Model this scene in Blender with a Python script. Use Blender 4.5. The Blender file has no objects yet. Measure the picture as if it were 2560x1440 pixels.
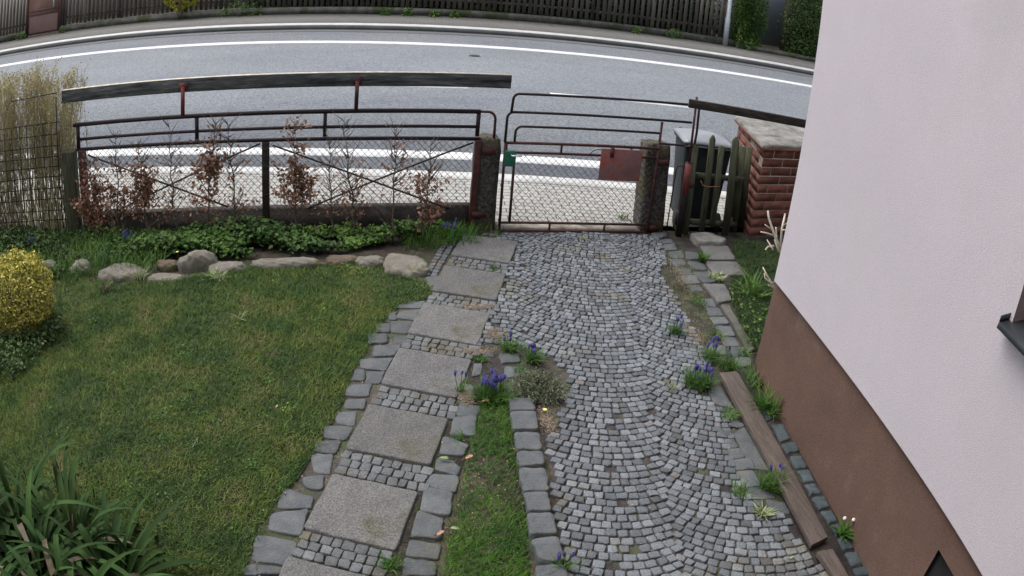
import bpy, bmesh, math, random
import numpy as np
from mathutils import Matrix, Vector
R_ = random.Random(7); NR = np.random.default_rng(11)
rad = math.radians
scene = bpy.context.scene
# ---------------------------------------------------------------- camera (wide security camera lens, barrel distorted)
K = (0.599, 0.116, -0.142, 0.102)
RM = ((0.974312, 0.013677, -0.224788),
      (-0.206942, 0.448109, -0.869697),
      (0.088834, 0.893875, 0.439428))
CAMH = 3.0
cd = bpy.data.cameras.new('camera'); cam = bpy.data.objects.new('camera', cd)
scene.collection.objects.link(cam); scene.camera = cam
cd.type = 'PANO'; cd.panorama_type = 'FISHEYE_LENS_POLYNOMIAL'
cd.sensor_width = 36.0; cd.sensor_fit = 'HORIZONTAL'
cd.fisheye_fov = rad(170)
cd.fisheye_polynomial_k0 = 0.0
cd.fisheye_polynomial_k1 = -K[0] / 18
cd.fisheye_polynomial_k2 = -K[1] / 18**2
cd.fisheye_polynomial_k3 = -K[2] / 18**3
cd.fisheye_polynomial_k4 = -K[3] / 18**4
cd.clip_start = 0.02; cd.clip_end = 1500
M4 = Matrix.Identity(4)
for i in range(3):
    for j in range(3): M4[i][j] = RM[i][j]
M4.translation = (0, 0, CAMH)
cam.matrix_world = M4
# ---------------------------------------------------------------- sky, soft sun, exposure
SUN_EL, SUN_AZ = rad(64), rad(150)       # azimuth measured from +X, counter clockwise: from the left, towards the house wall
w = bpy.data.worlds.new('World'); scene.world = w; w.use_nodes = True
nt = w.node_tree; bg = nt.nodes['Background']; sky = nt.nodes.new('ShaderNodeTexSky')
sky.sky_type = 'NISHITA'; sky.sun_disc = False; sky.sun_elevation = SUN_EL
sky.sun_rotation = math.pi / 2 - SUN_AZ; sky.air_density = 1.0; sky.dust_density = 4.0; sky.ozone_density = 1.0
hs = nt.nodes.new('ShaderNodeHueSaturation'); hs.inputs['Saturation'].default_value = 0.45
nt.links.new(sky.outputs[0], hs.inputs['Color']); nt.links.new(hs.outputs[0], bg.inputs[0])
bg.inputs[1].default_value = 0.15
sl = bpy.data.lights.new('sun', 'SUN'); so = bpy.data.objects.new('sun', sl); scene.collection.objects.link(so)
sl.energy = 0.8; sl.angle = rad(35); sl.color = (1.0, 0.965, 0.93)
so.rotation_euler = Vector((math.cos(SUN_AZ)*math.cos(SUN_EL), math.sin(SUN_AZ)*math.cos(SUN_EL), math.sin(SUN_EL))).to_track_quat('Z', 'Y').to_euler()
scene.view_settings.view_transform = 'Standard'; scene.view_settings.look = 'None'
scene.view_settings.exposure = 0.9; scene.view_settings.gamma = 1.0

# ---------------------------------------------------------------- helpers
def _ray(px, py):
    u = (px-1280)/1280; v = -(py-720)/1280; r = math.hypot(u, v) or 1e-9
    th = K[0]*r+K[1]*r*r+K[2]*r**3+K[3]*r**4; s = math.sin(th)/r
    return RMn @ np.array((u*s, v*s, -math.cos(th)))
RMn = np.array(RM)
def G(px, py, z=0.0):                    # surveyed point on the level z
    d = _ray(px, py); t = (z-CAMH)/d[2]; return np.array((d[0]*t, d[1]*t, z))
def GQ(pts, z=0.0): return [G(x, y, z) for x, y in pts]
def zq(ox, oy, sc, pts): return [(ox+x/sc, oy+y/sc) for x, y in pts]

class MB:
    def __init__(s): s.v = []; s.f = []; s.n = 0
    def add(s, v, f):
        v = np.asarray(v, float).reshape(-1, 3); s.v.append(v)
        if isinstance(f, np.ndarray): s.f.append(f+s.n)
        else:
            by = {}
            for q in f: by.setdefault(len(q), []).append(q)
            for q in by.values(): s.f.append(np.array(q)+s.n)
        s.n += len(v); return s
    def box(s, c, size, yaw=0, R=None):
        x, y, z = [a/2 for a in size]
        v = np.array([(a, b, d) for d in (-z, z) for a, b in ((-x, -y), (x, -y), (x, y), (-x, y))])
        if R is None:
            cc, ss = math.cos(yaw), math.sin(yaw); R = np.array([[cc, -ss, 0], [ss, cc, 0], [0, 0, 1]])
        return s.add(v@np.asarray(R).T+np.array(c), [(0, 3, 2, 1), (4, 5, 6, 7), (0, 1, 5, 4), (1, 2, 6, 5), (2, 3, 7, 6), (3, 0, 4, 7)])
    def beam(s, a, b, w_, h, up=(0, 0, 1)):      # box from a to b
        a = np.array(a, float); b = np.array(b, float); d = b-a; L = np.linalg.norm(d); d /= L
        u = np.array(up, float); 
        if abs(d@u) > .98: u = np.array((0, 1., 0))
        sd = np.cross(d, u); sd /= np.linalg.norm(sd); u = np.cross(sd, d)
        return s.box((a+b)/2, (L, w_, h), R=np.stack([d, -sd, u], 1))
    def prism(s, poly, z0, z1):
        n = len(poly); p = np.array([(q[0], q[1]) for q in poly])
        ar = sum(p[i][0]*p[(i+1) % n][1]-p[(i+1) % n][0]*p[i][1] for i in range(n))
        if ar < 0: p = p[::-1]
        v = np.concatenate([np.c_[p, np.full(n, z0)], np.c_[p, np.full(n, z1)]])
        return s.add(v, [tuple(range(n-1, -1, -1)), tuple(range(n, 2*n))]+[(i, (i+1) % n, (i+1) % n+n, i+n) for i in range(n)])
    def tube(s, path, r, n=8, cap=True):
        P = np.array(path, float); m = len(P); rr = np.full(m, r) if np.isscalar(r) else np.array(r)
        T = np.gradient(P, axis=0); T /= np.linalg.norm(T, axis=1)[:, None]+1e-12
        ref = np.array((0, 0, 1.)) if abs(T[0][2]) < .9 else np.array((1., 0, 0))
        N = np.cross(T[0], ref); N /= np.linalg.norm(N); V = []
        for i in range(m):
            N = N-(N@T[i])*T[i]; N /= np.linalg.norm(N)+1e-12; B = np.cross(T[i], N)
            a = np.arange(n)*2*math.pi/n
            V.append(P[i]+rr[i]*(np.cos(a)[:, None]*N+np.sin(a)[:, None]*B))
        F = [(i*n+j, i*n+(j+1) % n, (i+1)*n+(j+1) % n, (i+1)*n+j) for i in range(m-1) for j in range(n)]
        if cap: F += [tuple(range(n-1, -1, -1)), tuple(range((m-1)*n, m*n))]
        return s.add(np.concatenate(V), F)
    def stone(s, quad, z0, h, bev=.008, seg=3, jit=.004, dome=.004, tilt=.0):   # a hewn block with worn edges
        q = [np.array(p[:2], float) for p in quad]; c = sum(q)/len(q); pts = []
        m = len(q)
        for i in range(m):
            a, b = q[i], q[(i+1) % m]
            for k in range(seg):
                t = (k+.18 if k == 0 else k)/seg
                if k == 0:
                    prev = q[i-1]; e = min(.014, .1*min(np.linalg.norm(b-a), np.linalg.norm(prev-a)))
                    pts.append(a+(prev-a)/np.linalg.norm(prev-a)*e); pts.append(a+(b-a)/np.linalg.norm(b-a)*e)
                else: pts.append(a+(b-a)*t+NR.normal(0, jit, 2))
        P = np.array(pts); n = len(P); tz = NR.normal(0, tilt, 2)
        def lev(sc, z): 
            Q = c+(P-c)*sc; return np.c_[Q, z+(Q-c)@tz]
        L = max(np.linalg.norm(P-c, axis=1)); k = 1-bev*.8/L
        V = np.concatenate([lev(1.0, z0), lev(1.0, z0+h-bev), lev(k, z0+h-bev*.25), lev(k-.01/L, z0+h+NR.normal(0, .0006, n)), lev(.45, z0+h+dome+NR.normal(0, .0008, n))])
        F = [(l*n+i, l*n+(i+1) % n, (l+1)*n+(i+1) % n, (l+1)*n+i) for l in range(4) for i in range(n)]+[tuple(range(4*n, 5*n))]
        if (P[0, 0]-c[0])*(P[1, 1]-c[1])-(P[1, 0]-c[0])*(P[0, 1]-c[1]) < 0: F = [f[::-1] for f in F]
        return s.add(V, F)
    def blades(s, xy, L, W, bend=.5, z=0.0, tilt=.35):   # many grass blades at once
        N = len(xy); xy = np.asarray(xy); a = NR.uniform(0, 2*math.pi, N); L = np.broadcast_to(L, (N,)); W = np.broadcast_to(W, (N,))
        d = np.c_[np.cos(a), np.sin(a)]; sd = np.c_[-d[:, 1], d[:, 0]]; z = np.broadcast_to(z, (N,))
        ti = NR.uniform(0, tilt, N); b = NR.uniform(.3, 1, N)*bend
        p0 = np.c_[xy, z]
        def at(t, wd):
            hor = L*(t*np.sin(ti)+b*t*t*.6); ver = L*(t*np.cos(ti)-b*t*t*.28)
            c = p0+np.c_[d*hor[:, None], ver]; o = np.c_[sd*(W*wd/2)[:, None], np.zeros(N)]
            return c-o, c+o
        l0, r0 = at(0, 1); l1, r1 = at(.5, .85); tp, _ = at(1, 0)
        V = np.stack([l0, r0, l1, r1, tp], 1).reshape(-1, 3); i = np.arange(N)[:, None]*5
        s.add(V, i+np.array([[0, 1, 3, 2]])); s.f.append((i+np.array([[2, 3, 4]]))+s.n-len(V)); return s
    def leaves(s, P, size, nrm=None, asp=.6, up=.3, fold=.15):   # many small leaves (folded hexagons)
        P = np.asarray(P); N = len(P); size = np.broadcast_to(size, (N,))
        n = NR.normal(0, 1, (N, 3)); n /= np.linalg.norm(n, axis=1)[:, None]
        if nrm is not None: n = n*(1-up)+np.asarray(nrm)*up*1.6
        else: n[:, 2] = abs(n[:, 2])+up
        n /= np.linalg.norm(n, axis=1)[:, None]
        t = np.cross(n, NR.normal(0, 1, (N, 3))); t /= np.linalg.norm(t, axis=1)[:, None]; b = np.cross(n, t)
        S = size[:, None]
        pts = [P-t*S*.5, P-t*S*.15+b*S*asp*.5+n*S*fold, P+t*S*.25+b*S*asp*.42+n*S*fold, P+t*S*.55, P+t*S*.25-b*S*asp*.42+n*S*fold, P-t*S*.15-b*S*asp*.5+n*S*fold]
        V = np.stack(pts, 1).reshape(-1, 3); i = np.arange(N)[:, None]*6
        s.add(V, i+np.array([[0, 1, 2, 3]])); s.f.append((i+np.array([[0, 3, 4, 5]]))+s.n-len(V)); return s
    def strap(s, p0, az, L, W, pitch, droop, kink=None, n=9, fold=.25):   # one long strap leaf
        d = np.array((math.cos(az), math.sin(az), 0)); sd = np.array((-d[1], d[0], 0)); P = np.array(p0, float); V = []; th = pitch; up = np.array((0, 0, 1.))
        for i in range(n):
            t = i/(n-1); wd = W*(.75+.5*t if t < .4 else .95*(1-((t-.4)/.6)**2.2)+.02)
            nn = -d*math.sin(th)+up*math.cos(th); 
            V += [P-sd*wd/2+nn*wd*fold, P, P+sd*wd/2+nn*wd*fold]
            P = P+(d*math.cos(th)+up*math.sin(th))*L/(n-1)
            th -= droop/(n-1)*(1.6*t+.2)
            if kink and abs(t-kink[0]) < .5/(n-1): th -= kink[1]
            if P[2] < .02: th = max(th, 0.0)
        F = [(i*3+j, i*3+j+1, i*3+j+4, i*3+j+3) for i in range(n-1) for j in (0, 1)]
        return s.add(V, F)
    def build(s, name, mat=None, parent=None, smooth=False, bevel=0, solid=0):
        org = np.array(parent['_o']) if parent is not None and '_o' in parent else np.zeros(3)
        V = np.concatenate(s.v)-org
        me = bpy.data.meshes.new(name); me.vertices.add(len(V)); me.vertices.foreach_set('co', V.astype(np.float32).ravel())
        tot = sum(f.size for f in s.f); me.loops.add(tot); me.loops.foreach_set('vertex_index', np.concatenate([f.ravel() for f in s.f]).astype(np.int32))
        cnt = np.concatenate([np.full(len(f), f.shape[1]) for f in s.f]); me.polygons.add(len(cnt))
        me.polygons.foreach_set('loop_start', np.r_[0, np.cumsum(cnt)[:-1]].astype(np.int32))
        me.update(calc_edges=True); me.validate()
        if smooth: me.polygons.foreach_set('use_smooth', np.ones(len(me.polygons), bool))
        o = bpy.data.objects.new(name, me); scene.collection.objects.link(o)
        if mat: me.materials.append(mat)
        if parent is not None: o.parent = parent
        if '_o' not in o: o['_o'] = tuple(org)
        if bevel:
            b = o.modifiers.new('bevel', 'BEVEL'); b.width = bevel; b.segments = 2; b.limit_method = 'ANGLE'
        if solid:
            b = o.modifiers.new('thickness', 'SOLIDIFY'); b.thickness = solid
        return o

def tag(o, label=None, cat=None, group=None, kind=None):
    if label: o['label'] = label
    if cat: o['category'] = cat
    if group: o['group'] = group
    if kind: o['kind'] = kind
    return o
def thing(name, loc, label, cat, group=None):
    o = bpy.data.objects.new(name, None); scene.collection.objects.link(o); o.location = tuple(float(a) for a in loc)
    o.empty_display_size = .1; o['_o'] = tuple(float(a) for a in loc); return tag(o, label, cat, group)
def solo(name, mb, m, label, cat, group=None, loc=None, **kw):     # a thing that is one mesh, origin at loc
    o = mb.build(name, m, None, **kw)
    if loc is not None:
        L = np.array([float(a) for a in loc]); me = o.data; a = np.empty(len(me.vertices)*3, np.float32); me.vertices.foreach_get('co', a)
        a = a.reshape(-1, 3)-L; me.vertices.foreach_set('co', a.astype(np.float32).ravel()); o.location = tuple(L); o['_o'] = tuple(L)
    return tag(o, label, cat, group)
def struct(name, mb, m, **kw): return tag(mb.build(name, m, None, **kw), kind='structure')

def ramp(nt, fac, stops):
    r = nt.nodes.new('ShaderNodeValToRGB'); e = r.color_ramp.elements
    while len(e) < len(stops): e.new(.5)
    for i, (p, c) in enumerate(stops): e[i].position = p; e[i].color = (*c, 1)
    nt.links.new(fac, r.inputs[0]); return r.outputs[0]
def mixc(nt, fac, a, b, mode='MIX'):
    m = nt.nodes.new('ShaderNodeMix'); m.data_type = 'RGBA'; m.blend_type = mode
    for k, x in ((0, fac), (6, a), (7, b)):
        if hasattr(x, 'links') or hasattr(x, 'is_linked'): nt.links.new(x, m.inputs[k])
        else: m.inputs[k].default_value = x if k == 0 else (*x, 1)
    return m.outputs[2]
def noise(nt, co, scale, det=4, rough=.6, dist=0):
    n = nt.nodes.new('ShaderNodeTexNoise'); n.inputs['Scale'].default_value = scale; n.inputs['Detail'].default_value = det
    n.inputs['Roughness'].default_value = rough; n.inputs['Distortion'].default_value = dist; nt.links.new(co, n.inputs['Vector']); return n.outputs[0]
def mat(name, stops, scale=5, isl=0, rough=.85, bump=0, bscale=40, spec=.3, stain=None, det=4, metal=0, stretch=None, grain=0, gscale=200, trans=0, islcols=None):
    m = bpy.data.materials.new(name); m.use_nodes = True; nt = m.node_tree; b = nt.nodes['Principled BSDF']
    tc = nt.nodes.new('ShaderNodeTexCoord'); co = tc.outputs['Object']
    if stretch:
        mp = nt.nodes.new('ShaderNodeMapping'); mp.inputs['Scale'].default_value = stretch; nt.links.new(co, mp.inputs[0]); co = mp.outputs[0]
    c = ramp(nt, noise(nt, co, scale, det), stops)
    if islcols:
        gi = nt.nodes.new('ShaderNodeNewGeometry'); c2 = ramp(nt, gi.outputs['Random Per Island'], islcols); c = mixc(nt, .65, c, c2)
    if stain:   # (colour, scale, low, high)
        f = nt.nodes.new('ShaderNodeMapRange'); f.inputs[1].default_value = stain[2]; f.inputs[2].default_value = stain[3]
        nt.links.new(noise(nt, co, stain[1], 5), f.inputs[0]); c = mixc(nt, f.outputs[0], c, stain[0])
    if isl:
        g = nt.nodes.new('ShaderNodeNewGeometry'); mr = nt.nodes.new('ShaderNodeMapRange')
        mr.inputs[3].default_value = 1-isl; mr.inputs[4].default_value = 1+isl; nt.links.new(g.outputs['Random Per Island'], mr.inputs[0])
        vm = nt.nodes.new('ShaderNodeVectorMath'); vm.operation = 'SCALE'; nt.links.new(c, vm.inputs[0]); nt.links.new(mr.outputs[0], vm.inputs['Scale']); c = vm.outputs[0]
    if grain:
        mr = nt.nodes.new('ShaderNodeMapRange'); mr.inputs[1].default_value = .3; mr.inputs[2].default_value = .7; mr.inputs[3].default_value = 1-grain; mr.inputs[4].default_value = 1+grain
        nt.links.new(noise(nt, tc.outputs['Object'], gscale, 3, .7), mr.inputs[0])
        vm = nt.nodes.new('ShaderNodeVectorMath'); vm.operation = 'SCALE'; nt.links.new(c, vm.inputs[0]); nt.links.new(mr.outputs[0], vm.inputs['Scale']); c = vm.outputs[0]
    nt.links.new(c, b.inputs['Base Color']); b.inputs['Roughness'].default_value = rough; b.inputs['Specular IOR Level'].default_value = spec; b.inputs['Metallic'].default_value = metal
    if trans:
        tr = nt.nodes.new('ShaderNodeBsdfTranslucent'); nt.links.new(c, tr.inputs[0]); ms = nt.nodes.new('ShaderNodeMixShader'); ms.inputs[0].default_value = trans
        nt.links.new(b.outputs[0], ms.inputs[1]); nt.links.new(tr.outputs[0], ms.inputs[2]); nt.links.new(ms.outputs[0], nt.nodes['Material Output'].inputs[0])
    if bump:
        bn = nt.nodes.new('ShaderNodeBump'); bn.inputs['Strength'].default_value = bump; bn.inputs['Distance'].default_value = .02
        nt.links.new(noise(nt, co, bscale, 5, .65), bn.inputs['Height']); nt.links.new(bn.outputs[0], b.inputs['Normal'])
    return m
def two(a, b, lo=.35, hi=.65): return [(lo, a), (hi, b)]

M = {}
M['soil'] = mat('soil', [(.3, (.035, .027, .02)), (.55, (.07, .055, .042)), (.75, (.12, .1, .08))], 9, bump=.8, bscale=45, stain=((.05, .06, .025), 3, .52, .62), grain=.4, gscale=130)
M['joint'] = mat('joint', [(.3, (.028, .023, .024)), (.5, (.045, .038, .037)), (.72, (.10, .082, .066))], 6, bump=.7, bscale=60, stain=((.07, .075, .04), 4.5, .55, .62), grain=.35, gscale=160)
M['pathjoint'] = mat('pathjoint', [(.3, (.04, .034, .03)), (.5, (.07, .06, .05)), (.72, (.13, .115, .09))], 7, bump=.6, bscale=60, stain=((.05, .065, .03), 4, .5, .6), grain=.35, gscale=120)
M['cobble'] = mat('cobble', [(.3, (.078, .088, .098)), (.6, (.126, .139, .152)), (.8, (.178, .19, .2))], 7, isl=.2, rough=.8, bump=.4, bscale=120, grain=.4, gscale=90, stain=((.12, .112, .085), 2.2, .58, .7), islcols=[(0, (.088, .088, .082)), (.12, (.11, .12, .13)), (.85, (.162, .176, .19)), (.97, (.178, .186, .19)), (1, (.13, .105, .09))])
M['pathcobble'] = mat('pathcobble', [(.3, (.085, .09, .092)), (.6, (.13, .137, .14)), (.8, (.17, .172, .17))], 7, isl=.2, rough=.8, bump=.4, bscale=120, grain=.35, gscale=90, stain=((.10, .09, .06), 3, .52, .66))
M['sett'] = mat('sett', [(.3, (.066, .073, .078)), (.6, (.1, .107, .11)), (.8, (.132, .134, .128))], 9, isl=.22, rough=.75, bump=.5, bscale=60, grain=.2, gscale=260, stain=((.11, .105, .07), 5, .58, .7))
M['bluesett'] = mat('bluesett', [(.3, (.035, .046, .053)), (.7, (.062, .078, .085))], 9, isl=.2, rough=.75, bump=.5, bscale=60, grain=.2)
M['slab'] = mat('slab', [(.3, (.10, .098, .096)), (.6, (.135, .133, .13)), (.8, (.17, .165, .158))], 3.5, rough=.88, bump=.5, bscale=150, grain=.55, gscale=95, stain=((.09, .09, .065), 2.6, .58, .72))
M['slabl'] = mat('paleconcrete', [(.3, (.22, .2, .17)), (.7, (.34, .31, .27))], 6, rough=.9, grain=.3, gscale=90, stain=((.12, .1, .07), 5, .5, .65))
for _n, _k in (('slab2', .9), ('slab3', 1.08)):
    M[_n] = mat(_n, [(.3, (.098*_k, .096*_k, .094*_k)), (.55, (.137*_k, .134*_k, .13*_k)), (.8, (.18*_k, .172*_k, .163*_k))], 2.2+_k, rough=.88, bump=.5, bscale=150, grain=.55, gscale=95, stain=((.085, .085, .058), 2.1+_k, .52, .68))
M['rock'] = mat('rock', [(.3, (.125, .115, .095)), (.6, (.205, .19, .158)), (.8, (.26, .238, .2))], 6, rough=.85, bump=.7, bscale=22, grain=.2, stain=((.1, .1, .05), 5, .55, .68))
M['rockb'] = mat('rockbrown', [(.3, (.08, .06, .042)), (.6, (.155, .118, .09)), (.8, (.18, .155, .12))], 6, rough=.85, bump=.7, bscale=22, grain=.2, stain=((.08, .09, .035), 7, .52, .62))
M['granite'] = mat('granite', [(.35, (.03, .029, .025)), (.5, (.065, .062, .053)), (.65, (.13, .125, .108))], 32, rough=.9, bump=1.0, bscale=38, det=6, stain=((.09, .075, .04), 4, .5, .62))
M['lawnbase'] = mat('lawnbase', [(.3, (.022, .034, .014)), (.55, (.04, .054, .02)), (.75, (.07, .064, .034))], 3, bump=.6, bscale=60)
gr = dict(rough=.6, spec=.25, trans=.25)
M['grass'] = mat('grass', [(.34, (.044, .096, .022)), (.46, (.082, .142, .03)), (.56, (.135, .18, .037)), (.68, (.19, .195, .07))], 2.4, isl=.5, **gr)
M['grassl'] = mat('grasslong', two((.035, .11, .014), (.08, .17, .02)), 4, isl=.4, **gr)
M['grassl2'] = mat('tuftgrass', two((.04, .10, .022), (.085, .15, .035)), 3, isl=.4, **gr)
M['grassd'] = mat('shadedgrass', two((.028, .06, .018), (.06, .095, .028)), 3, isl=.5, **gr)  # darker grass for the side bed, its shade put into the colour
M['dry'] = mat('drygrass', two((.11, .10, .055), (.2, .17, .1)), 5, isl=.35, rough=.8, trans=.2)
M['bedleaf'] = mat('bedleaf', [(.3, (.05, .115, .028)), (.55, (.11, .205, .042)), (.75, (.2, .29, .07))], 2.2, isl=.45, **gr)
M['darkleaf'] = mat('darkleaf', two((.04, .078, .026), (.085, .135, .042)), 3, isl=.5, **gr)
M['hedge'] = mat('hedgeleaf', [(.3, (.035, .07, .022)), (.6, (.075, .125, .035)), (.8, (.13, .165, .05))], 2, isl=.55, **gr)
M['hedgel'] = mat('hedgelight', [(.3, (.045, .09, .02)), (.6, (.09, .15, .03)), (.8, (.14, .19, .045))], 2, isl=.5, **gr)
M['yellowleaf'] = mat('yellowleaf', two((.25, .26, .03), (.42, .38, .05)), 6, isl=.3, **gr)
M['gold'] = mat('goldleaf', two((.42, .38, .065), (.62, .55, .14)), 8, isl=.4, rough=.6, trans=.2)
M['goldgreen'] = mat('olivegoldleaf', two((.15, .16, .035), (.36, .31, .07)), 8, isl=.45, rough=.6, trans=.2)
M['strap'] = mat('strapleaf', [(.3, (.013, .034, .009)), (.6, (.034, .068, .018)), (.8, (.085, .125, .04))], 2.5, isl=.45, rough=.7, spec=.1, trans=.15)
M['strapdry'] = mat('strapdry', two((.05, .038, .02), (.14, .11, .07)), 6, isl=.4, rough=.7)
M['muscleaf'] = mat('muscarileaf', two((.05, .12, .025), (.10, .2, .04)), 6, isl=.4, **gr)
M['pale'] = mat('paleleaf', two((.22, .28, .12), (.4, .44, .25)), 8, isl=.3, **gr)
M['blue'] = mat('muscariblue', two((.075, .068, .25), (.15, .135, .42)), 90, isl=.3, rough=.6)
M['brownleaf'] = mat('beechleaf', [(.3, (.2, .10, .065)), (.6, (.36, .2, .13)), (.8, (.48, .3, .2))], 9, isl=.45, rough=.7, trans=.2)
M['bark'] = mat('bark', two((.07, .055, .045), (.14, .115, .095)), 20, rough=.9, bump=.4)
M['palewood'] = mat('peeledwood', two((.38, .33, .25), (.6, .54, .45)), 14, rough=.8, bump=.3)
M['cutwood'] = mat('cutwood', two((.7, .66, .58), (.8, .77, .7)), 14, rough=.8)
M['twig'] = mat('goldentwig', [(.35, (.34, .29, .19)), (.5, (.48, .42, .26)), (.65, (.5, .46, .25))], 3, isl=.4, rough=.8)
M['twigleaf'] = mat('budleaf', two((.3, .28, .1), (.46, .36, .16)), 5, isl=.4, **gr)
M['lav'] = mat('lavender', two((.13, .15, .09), (.24, .26, .17)), 8, isl=.35, rough=.8)
M['rust'] = mat('rustpaint', [(.3, (.03, .014, .013)), (.55, (.07, .024, .022)), (.75, (.11, .042, .033))], 14, rough=.7, bump=.2, bscale=90)
M['rustdark'] = mat('rustdark', [(.3, (.012, .009, .011)), (.6, (.022, .012, .014)), (.8, (.055, .025, .025))], 9, rough=.6, bump=.2, bscale=90)
M['redpaint'] = mat('redpaint', [(.3, (.10, .028, .026)), (.6, (.16, .04, .036)), (.8, (.19, .075, .065))], 20, rough=.6, bump=.2)
M['plate'] = mat('plate', [(.35, (.19, .1, .1)), (.5, (.24, .125, .12)), (.56, (.3, .085, .065)), (.8, (.27, .11, .095))], 7, rough=.6, bump=.3, bscale=40)
M['wire'] = mat('wire', two((.035, .028, .025), (.06, .05, .045)), 30, rough=.6, metal=.3)
M['green'] = mat('greenpaint', two((.015, .10, .06), (.03, .17, .10)), 25, rough=.5)
M['steel'] = mat('steel', two((.55, .56, .57), (.7, .7, .7)), 25, rough=.35, metal=.6)
M['galv'] = mat('galvanised', two((.36, .39, .41), (.48, .51, .53)), 12, rough=.5, metal=.3)
M['beamwood'] = mat('weatheredbeam', [(.3, (.045, .047, .048)), (.5, (.09, .096, .094)), (.64, (.16, .165, .16)), (.8, (.24, .245, .235))], 4, rough=.9, bump=.8, bscale=9, stretch=(1, 8, 8), stain=((.02, .02, .02), 1.2, .55, .66))
M['beambrown'] = mat('brownbeam', [(.3, (.016, .014, .012)), (.55, (.035, .029, .024)), (.8, (.065, .055, .045))], 4, rough=.9, bump=.7, bscale=9, stretch=(1, 8, 8))
M['greenwood'] = mat('greenwood', [(.3, (.04, .044, .026)), (.55, (.078, .082, .05)), (.8, (.12, .122, .08))], 5, isl=.2, rough=.9, bump=.6, bscale=12, stretch=(7, 7, 1))
M['fencewood'] = mat('fencewood', [(.3, (.045, .041, .036)), (.55, (.088, .08, .068)), (.8, (.14, .125, .108))], 3, isl=.3, rough=.9, stretch=(1, 1, .4), grain=.15)
M['board'] = mat('boardwood', [(.3, (.06, .046, .04)), (.55, (.095, .074, .064)), (.8, (.13, .105, .09))], 5, rough=.85, bump=.5, bscale=10, stretch=(8, 1, 8), grain=.12, gscale=60)
M['concrete'] = mat('oldconcrete', [(.3, (.055, .053, .045)), (.55, (.095, .092, .08)), (.8, (.14, .135, .115))], 5, rough=.92, bump=.6, bscale=30, stain=((.045, .055, .025), 1.6, .5, .6))
M['darkconcrete'] = mat('darkconcrete', [(.3, (.035, .03, .027)), (.7, (.075, .064, .057))], 6, rough=.92, bump=.6, bscale=30)
M['capstone'] = mat('capstone', [(.35, (.13, .125, .112)), (.55, (.21, .205, .19)), (.75, (.32, .31, .29))], 7, rough=.9, bump=.7, bscale=30, det=6, stain=((.1, .1, .07), 6, .55, .7))
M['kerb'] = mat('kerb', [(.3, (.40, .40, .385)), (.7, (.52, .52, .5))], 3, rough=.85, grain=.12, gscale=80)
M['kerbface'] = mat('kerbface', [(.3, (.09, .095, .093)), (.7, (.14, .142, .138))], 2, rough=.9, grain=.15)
M['gutter'] = mat('gutter', [(.3, (.09, .095, .093)), (.6, (.125, .13, .13)), (.8, (.15, .15, .145))], 1.5, rough=.95, grain=.25, gscale=50, stretch=(.3, 1, 1))
M['white'] = mat('roadpaint', [(.3, (.55, .56, .555)), (.7, (.68, .69, .68))], 4, rough=.7, grain=.08, gscale=60, stain=((.5, .51, .5), 2, .56, .7))
M['asphalt'] = mat('asphalt', [(.3, (.155, .168, .18)), (.55, (.18, .194, .207)), (.8, (.205, .22, .232))], .5, rough=.9, grain=.5, gscale=28, bump=.3, bscale=90, det=8, stretch=(.35, 1, 1), stain=((.15, .16, .185), .6, .52, .68))
M['bin'] = mat('binplastic', two((.014, .017, .02), (.026, .03, .034)), 8, rough=.6, spec=.25)
M['lid'] = mat('binlid', two((.16, .17, .185), (.22, .23, .245)), 4, rough=.3, spec=.6)
M['bluegrey'] = mat('bluewall', two((.2, .235, .27), (.25, .285, .32)), 1, rough=.9)
M['sheet'] = mat('gatesheet', two((.10, .055, .045), (.155, .085, .068)), 2, rough=.7)
M['sheetlight'] = mat('gatesheetlight', two((.16, .10, .085), (.2, .125, .11)), 2, rough=.6)
M['black'] = mat('blackrubber', two((.01, .01, .01), (.02, .02, .02)), 5, rough=.6)
M['metalsill'] = mat('sillmetal', two((.03, .035, .04), (.05, .056, .062)), 4, rough=.4, metal=.3, spec=.6)
M['glass'] = mat('windowglass', two((.02, .024, .03), (.03, .035, .04)), 2, rough=.06, spec=.9)
M['frame'] = mat('windowframe', two((.5, .5, .5), (.6, .6, .6)), 3, rough=.5)
M['reveal'] = mat('reveal', two((.30, .22, .21), (.36, .27, .26)), 5, rough=.9, bump=.3)
M['seedhead'] = mat('seedhead', two((.5, .49, .44), (.7, .69, .64)), 80, rough=.9)
M['yellow'] = mat('yellowpetal', two((.7, .62, .12), (.8, .74, .3)), 80, rough=.7)
M['leafdead'] = mat('deadleaf', two((.3, .17, .1), (.46, .29, .18)), 30, isl=.3, rough=.7)
M['sand'] = mat('sand', two((.17, .13, .09), (.3, .24, .18)), 30, isl=.3, rough=.95)
M['orange'] = mat('twine', two((.3, .13, .07), (.4, .2, .12)), 30, rough=.8)
M['roof'] = mat('rooftile', two((.14, .05, .035), (.2, .08, .055)), 3, rough=.8)

def render_mat(name, c1, c2, sc, bump, bs, st, g=.09):
    return mat(name, two(c1, c2), sc, rough=.92, bump=bump, bscale=bs, grain=g, gscale=70, spec=.15, stain=st)
M['pink'] = render_mat('pinkrender', (.48, .442, .468), (.522, .48, .506), .7, .36, 200, ((.475, .438, .455), 1.3, .5, .75), .055)
M['brown'] = render_mat('brownrender', (.115, .075, .058), (.165, .1, .076), 1.3, .5, 170, ((.15, .125, .105), 2.6, .56, .74), .16)

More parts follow.
